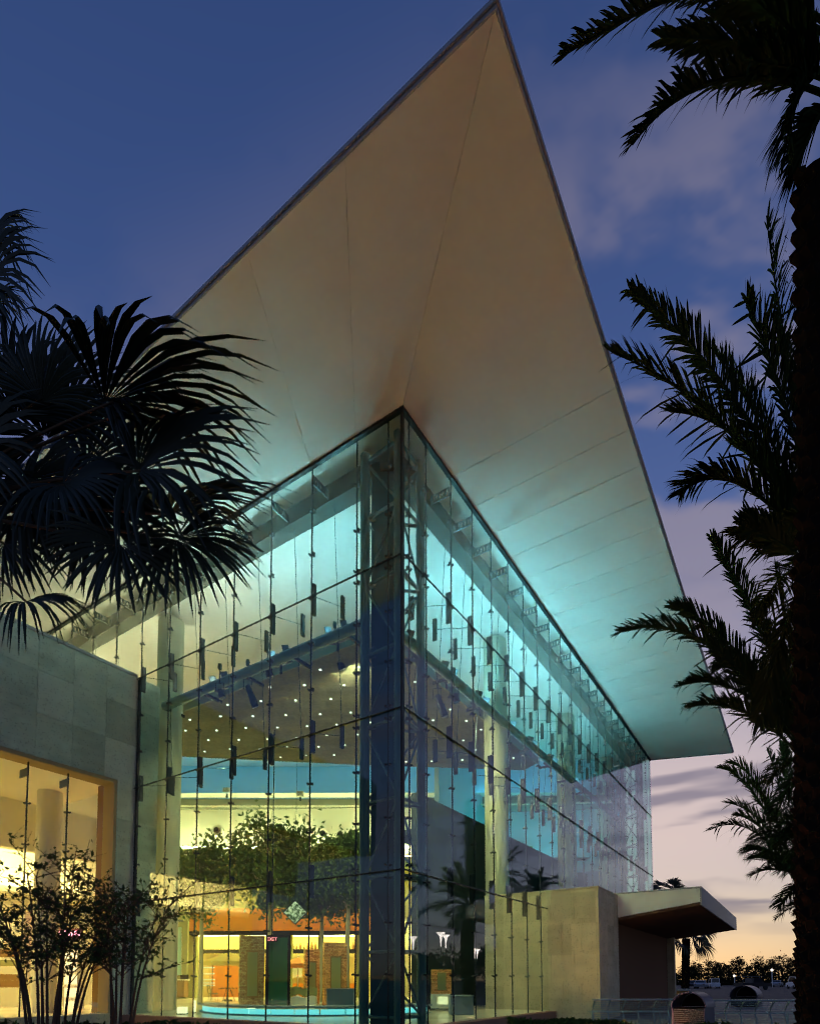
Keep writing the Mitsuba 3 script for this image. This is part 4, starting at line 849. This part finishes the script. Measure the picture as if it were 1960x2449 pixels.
# spotlights on the ring tube, round wall lights
for lab, x, y, dy in (('stage spotlight hanging near the left column', 592, 1668, 55), ('stage spotlight hanging beside the mast, left glass', 800, 1580, 60), ('stage spotlight hanging right of the mast, right glass', 1045, 1690, 55), ('small clamp light under the ring tube, second from the left column', 525, 1655, 10), ('small clamp light under the ring tube beside the mast', 640, 1605, 10), ('small clamp light under the ring tube right of the mast', 1085, 1665, 10)):
    k = thing('spotlight', lab, 'spotlight', 'spotlights under the ring tube'); p = at(x, y - dy * .5, 20.5); ln = .75 if dy > 20 else .3
    d = np.array([0.35, 0.1, -0.93]); add('barrel', tube([p, p + d * ln * .4, p + d * ln * .45, p + d * ln], (.10, .10, .12, .13), 14), 'steel_black', 40, parent=k)
    add('yoke', cat([bar(p + [-.14, 0, .25], p + [-.14, 0, -.12], .015), bar(p + [.14, 0, .25], p + [.14, 0, -.12], .015), bar(p + [-.14, 0, .25], p + [.14, 0, .25], .015), bar(p + [0, 0, .25], p + [0, 0, .8], .018)]), 'steel_black', parent=k)
    dk = np.array([0.35 if dy > 20 else -0.3, 0.62, -0.7]); dk /= np.linalg.norm(dk); cen = p + d * (ln + .03); uu = np.cross(dk, [0, 0, 1.0]); uu /= np.linalg.norm(uu); vv = np.cross(dk, uu)
    ring = [cen + .13 * (math.cos(t) * uu + math.sin(t) * vv) for t in np.linspace(0, 2 * math.pi, 15)[:-1]]
    lm_ = tri_soup([cen] + ring, [(0, 1 + i, 1 + (i + 1) % 14) for i in range(14)]); lm_ = lm_ if np.dot(lm_.face_normals[0], dk) > 0 else tri_soup([cen] + ring, [(0, 1 + (i + 1) % 14, 1 + i) for i in range(14)])
    if dy > 20: add('lens', lm_, 'off_white', parent=k, emit=AMB * 2300)
    add('clamp', cbox(p[0] - .06, p[0] + .06, p[1] - .06, p[1] + .06, p[2] + .75, p[2] + .95, .01), 'rod_steel', parent=k)
for lab, x, y in (('round black wall speaker in pale ring left of the tree crown', 519, 1986), ('left one of two round black wall speakers right of the tree crown', 772, 1994), ('right one of two round black wall speakers right of the tree crown', 813, 1996)):
    k = thing('wall_speaker', lab, 'speaker', 'round speakers on the cream wall'); p = at(x, y, 37.9 if x < 600 else 38.4); Mr = TR(*p) @ trimesh.transformations.rotation_matrix(math.pi / 2, [1, 0, 0])
    add('cone', lathe([(0, 0), (.15, .02), (.19, .14), (.19, -.5), (0, -.5)], 24, Mr), 'black_band', 40, parent=k); add('ring', lathe([(.20, -.4), (.36, -.4), (.36, .04), (.33, .08), (.22, .04), (.20, .04)], 28, Mr), 'cream', 40, parent=k)
for lab, x, y in (('square pale flood lamp on the ledge at the left', 541, 1890), ('square pale flood lamp on the ledge near the mast', 717, 1898), ('square pale flood lamp on the ledge right of the mast', 1054, 1908)):
    k = thing('ledge_lamp', lab, 'lamp', 'square lamps on the ledge'); p = at(x, y + 6, 37.6); add('head', cbox(p[0] - .24, p[0] + .24, p[1], p[1] + .3, p[2], p[2] + .36, .03), 'cream', parent=k); add('grille', cat([box(p[0] - .2, p[0] + .2, p[1] - .02, p[1], p[2] + .05 + i * .08, p[2] + .09 + i * .08) for i in range(4)]), 'beam_paint', parent=k); add('foot', box(p[0] - .05, p[0] + .05, p[1] + .1, p[1] + .2, p[2] - .25, p[2]), 'rod_steel', parent=k)

# ------------------------------------------------------------------ street lamps (the lit ones stand beyond the right edge and mirror in the glass; two light the plaza)
def street_lamp(label, X, Y, H, D, col, s=1.0):
    k = thing('street_lamp', label, 'street lamp', 'trumpet street lamps'); M = TR(X, Y, 0)
    add('pole', lathe([(0, 0), (.16 * s, 0), (.12 * s, .4), (.06 * s, .5), (.05 * s, H - 1.7 * s), (0, H - 1.7 * s)], 14, M), 'pole_gray', 40, parent=k)
    add('trumpet', lathe([(.05 * s, H - 1.7 * s), (.09 * s, H - 1.0 * s), (.2 * s, H - .45 * s), (.5 * s, H - .1 * s), (.56 * s, H - .06 * s), (.3 * s, H - .1 * s), (0, H - .2 * s)], 20, M), 'off_white', 40, parent=k, emit=np.array(col) * D)
    add('cap', lathe([(0, H + .06 * s), (.6 * s, H), (.6 * s, H + .05 * s), (0, H + .14 * s)], 20, M), 'pole_gray', 40, parent=k)
SOD = (1.0, 0.66, 0.36)
for i, (X, Y, H) in enumerate(((43.18, 33.77, 6.1), (42.92, 34.36 + 3, 6.3), (40.27, 35.48, 6.3), (60.8, 51.1, 6.0))):
    street_lamp(('nearest', 'tallest', 'second nearest', 'farthest')[i] + ' white trumpet lamp mirrored in the right glass wall', X, Y, H, 5, (1.0, 0.9, 0.8), 0.85)
for lab, x, y, Y in (('small globe lamp post in the car park before the dark tree', 1845, 2320, 120), ('small globe lamp post in the car park behind the pickup', 1755, 2334, 130)):
    k = thing('globe_lamp', lab, 'lamp post', 'globe lamps in the car park'); p = at(x, y, Y); add('globe', mv(trimesh.creation.icosphere(2, .27), TR(*p)), 'off_white', True, parent=k, emit=(1.4, 1.3, 1.1), sampling_weight=0.0); add('pole', bar((p[0], Y, 0), (p[0], Y, p[2] - .4), .09, 8), 'off_white', parent=k)

# ------------------------------------------------------------------ benches, bins
def mesh_bench(label, x0, x1, Y, z):
    k = thing('wire_bench', label, 'bench', 'wire benches on the plaza'); p, q = at(x0, 2390, Y)[0], at(x1, 2390, Y)[0]
    prof = [(0.0, .06), (0.02, .30), (.10, .48), (.05, .62), (-.12, .80), (-.26, z)]
    add('top_rail', cbox(p - .1, q + .1, Y - .34, Y - .20, z - .025, z + .025, .008), 'bench_metal', parent=k)
    n = max(4, int((q - p) / .42))
    for i in range(n + 1):
        x = p + (q - p) * i / n; add('rib', tube([(x, Y + a, b) for a, b in prof], .022, 6), 'bench_metal', 40, parent=k)
    for i in range(13):
        s = i / 12; zz = .08 + s * (z - .1); yy = np.interp(zz, [b for a, b in prof], [a for a, b in prof]); add('wire', bar((p, Y + yy, zz), (q, Y + yy, zz), .010, 4), 'bench_metal', parent=k)
    add('seat', cat([bar((p, Y + .1 + .055 * j, .46), (q, Y + .1 + .055 * j, .46), .008, 4) for j in range(9)] + [bar((p, Y + .1, .46), (p, Y + .56, .46), .014), bar((q, Y + .1, .46), (q, Y + .56, .46), .014)]), 'bench_metal', parent=k)
    for x in (p + .1, q - .1):
        add('leg', bar((x, Y + .5, 0), (x, Y + .5, .46), .02), 'bench_metal', parent=k); add('leg', bar((x, Y, 0), (x, Y, .1), .02), 'bench_metal', parent=k)
mesh_bench('steel wire bench left of the arched litter bin', 1418, 1600, 18.5, .86); mesh_bench('steel wire bench right of the arched litter bin', 1700, 1915, 17.6, .86)
def bin_(label, x0, x1, Y, yt, yb):
    k = thing('litter_bin', label, 'litter bin', 'arched litter bins'); p, q = at(x0, yt, Y), at(x1, yt, Y); w = q[0] - p[0]; xm = (p[0] + q[0]) / 2; zt = p[2]; r = w / 2 / math.cos(.72) * .88; w = 2 * r; zb = zt - r; dp = w * 1.05; M = TR(xm, Y, 0, -0.72)
    an = np.linspace(0, math.pi, 17); arc = [(r * 1.08 * math.cos(a), r * math.sin(a)) for a in an] + [(r * 1.0 * math.cos(a), (r - .03) * math.sin(a)) for a in an[::-1]]
    RX = trimesh.transformations.rotation_matrix(math.pi / 2, [1, 0, 0])
    add('arched_hood', extr(arc, dp, M @ TR(0, dp, zb) @ RX), 'can_metal', 40, parent=k)
    add('back_plate', extr([(r * .98 * math.cos(a), (r - .04) * math.sin(a)) for a in an], .02, M @ TR(0, dp - .05, zb) @ RX), 'black_band', parent=k)
    add('inner_box', box(-r + .03, r - .03, .03, dp - .03, .05, zb - .01, M), 'black_band', parent=k)
    for i in range(12): z = .08 + i * (zb - .1) / 12; add('slat', box(-r + .04, r - .04, -.012, .012, z, z + (zb - .1) / 12 * .5, M), 'bin_slat', parent=k)
    for x in (-r, r - .035): add('post', box(x, x + .035, -.02, .03, 0, zb, M), 'can_metal', parent=k); add('side_plate', box(x, x + .03, .03, dp, .04, zb, M), 'can_metal', parent=k)
bin_('arched litter bin with louvred front between the two wire benches', 1612, 1676, 15.8, 2372, 2449); bin_('arched litter bin standing farther off on the car park side', 1752, 1800, 32, 2357, 2400)
k = thing('planter_box', 'low pale planter edge in front of the brown side wall', 'planter'); add('edge', px_box(1616, 1650, 2365, 2370, 40, .6), 'gray_stone', parent=k); add('body', px_box(1618, 1648, 2370, 2386, 40.05, .5), 'shop_brown', parent=k)

# ------------------------------------------------------------------ car park: cars, trees
def car(label, px, Y, rz, m, kind='sedan', s=1.0):
    k = thing('parked_car', label, 'car', 'cars in the car park'); x = at(px, 2360, Y)[0]; M = TR(x, Y, 0, rz, s); RX = trimesh.transformations.rotation_matrix(math.pi / 2, [1, 0, 0])
    if kind == 'sedan': pr = [(-2.2, .35), (-2.25, .75), (-1.9, .95), (-1.3, 1.0), (.7, .98), (1.9, .85), (2.2, .6), (2.2, .35)]; cab = [(-1.5, .98), (-.9, 1.42), (.2, 1.44), (.95, .98)]
    elif kind == 'van': pr = [(-2.5, .4), (-2.55, 1.1), (1.6, 1.1), (2.4, .95), (2.5, .4)]; cab = [(-2.5, 1.1), (-2.4, 2.1), (.7, 2.1), (1.6, 1.1)]
    else: pr = [(-2.6, .5), (-2.6, 1.05), (-.6, 1.05), (1.3, 1.08), (2.5, .95), (2.6, .5)]; cab = [(-.7, 1.05), (-.6, 1.75), (.6, 1.75), (1.25, 1.06)]
    wd = 1.75; add('body', extr(pr, wd, M @ TR(0, wd / 2, 0) @ RX), m, parent=k); add('cabin', extr(cab, wd - .2, M @ TR(0, wd / 2 - .1, 0) @ RX), m, parent=k)
    cc = np.array(cab); ctr = cc.mean(0); add('side_window', extr([tuple(ctr + (q - ctr) * .8) for q in cc], wd - .17, M @ TR(0, wd / 2 - .085, 0) @ RX), 'car_glass', parent=k)
    (xa, za), (xb, zb) = cab[2], cab[3]
    for (xa, za), (xb, zb), o in ((cab[0], cab[1], -.03), (cab[3], cab[2], .03)):
        add('windscreen', mv(quad((xa * .85 + xb * .15 + o, -.7, za * .85 + zb * .15 + .02), (xa * .85 + xb * .15 + o, .7, za * .85 + zb * .15 + .02), (xa * .12 + xb * .88 + o, .62, za * .12 + zb * .88 + .02), (xa * .12 + xb * .88 + o, -.62, za * .12 + zb * .88 + .02)), M), 'car_glass', parent=k)
    for wx in (-1.45, 1.4):
        for wy in (-.8, .8): add('wheel', mv(trimesh.creation.cylinder(.34, .22, sections=18), M @ TR(wx, wy, .34) @ RX), 'rubber', 40, parent=k)
    for sy in (-.65, .65): add('tail_light', box(-2.3, -2.18, sy - .12, sy + .12, .7, .85, M), 'curb_red', parent=k); add('headlight', box(2.1, 2.28, sy - .14, sy + .14, .6, .74, M), 'off_white', parent=k)
    if kind == 'truck': 
        for sy in (-.7, .7): add('ladder_rack', cat([bar((-2.4, sy, 1.05), (-2.4, sy, 1.95), .03), bar((.5, sy, 1.75), (.5, sy, 1.95), .03), bar((-2.5, sy, 1.95), (1.2, sy, 1.95), .035)]).apply_transform(M), 'pole_gray', parent=k)
    return k
car('white pickup van parked beyond the litter bin, left of the dark truck', 1706, 104, 1.25, 'car_white', 'van', .82); car('silver sedan left of the white van', 1676, 102, 1.0, 'car_silver'); car('dark sedan behind the small fan palm', 1655, 106, 1.2, 'car_dark')
car('dark work truck with a ladder rack', 1800, 88, 0.25, 'car_dark', 'truck'); car('white van half hidden by the palm trunk', 1903, 98, 1.3, 'car_white', 'van', .95); car('silver car far back between truck and van', 1858, 125, 0.9, 'car_silver')
r_ = np.random.RandomState(9)
labs = ['bare branched', 'thin leaved', 'dense dark', 'wide', 'low bushy', 'sparse', 'rounded', 'straggly', 'small', 'tall dark', 'tangled', 'spreading']
for i, (px, yt, Y, w) in enumerate(((1660, 2300, 150, 2.6), (1690, 2292, 160, 2.8), (1722, 2296, 150, 2.4), (1762, 2284, 155, 2.6), (1800, 2300, 165, 3.0), (1822, 2284, 150, 3.2), (1868, 2278, 145, 3.4), (1895, 2298, 150, 3.2), (1640, 2306, 170, 3.0), (1845, 2300, 170, 3.2), (1928, 2286, 150, 3.2), (1740, 2306, 175, 3.4))):
    p = at(px, yt, Y); H = p[2]
    blob_tree('car_park_tree', f'{labs[i]} tree on the car park horizon, ' + ('left of the dark truck' if px < 1770 else 'right of the dark truck'), 'tree', 'trees along the car park', (p[0], Y, 0), H, w, H * .33, H * .66, 900, .26, 200 + i, 'far_leaf', 'bark', .2, 7, 22)
# trees to the right of the plaza, mirrored in the glass
def mirrored_x(X, Y):                                        # where the right glass wall shows it
    q = np.array([X, Y, 0]) - C; m = W(q @ dA, -(q @ dB), 0); return m[0] / m[1]
spots = sorted(((70, 60, 5), (82, 52, 6), (76, 72, 6), (90, 62, 7), (66, 74, 5), (95, 45, 6), (100, 80, 7), (84, 90, 6), (75, 40, 5)), key=lambda t: mirrored_x(t[0], t[1]))
for i, (X, Y, w) in enumerate(spots):
    nth = ('first', 'second', 'third', 'fourth', 'fifth', 'sixth', 'seventh', 'eighth', 'ninth')[i]
    blob_tree('street_tree', f'{nth} dark round tree from the left in the tree line mirrored in the right glass', 'tree', 'trees mirrored in the right glass', (X, Y, 0), 7, w, 2.6, 4.2, 900, .5, 230 + i, 'far_leaf', 'bark', .25, 5, 22)
k = add('hedge', leaf_cloud(np.stack([r_.uniform(55, 150, 9000), r_.uniform(168, 176, 9000), r_.rand(9000) ** 1.3 * 3.4], 1), .55, r_, 1.6), 'far_leaf'); tag(k, 'dark hedge line along the far side of the car park', 'hedge', kind='stuff')
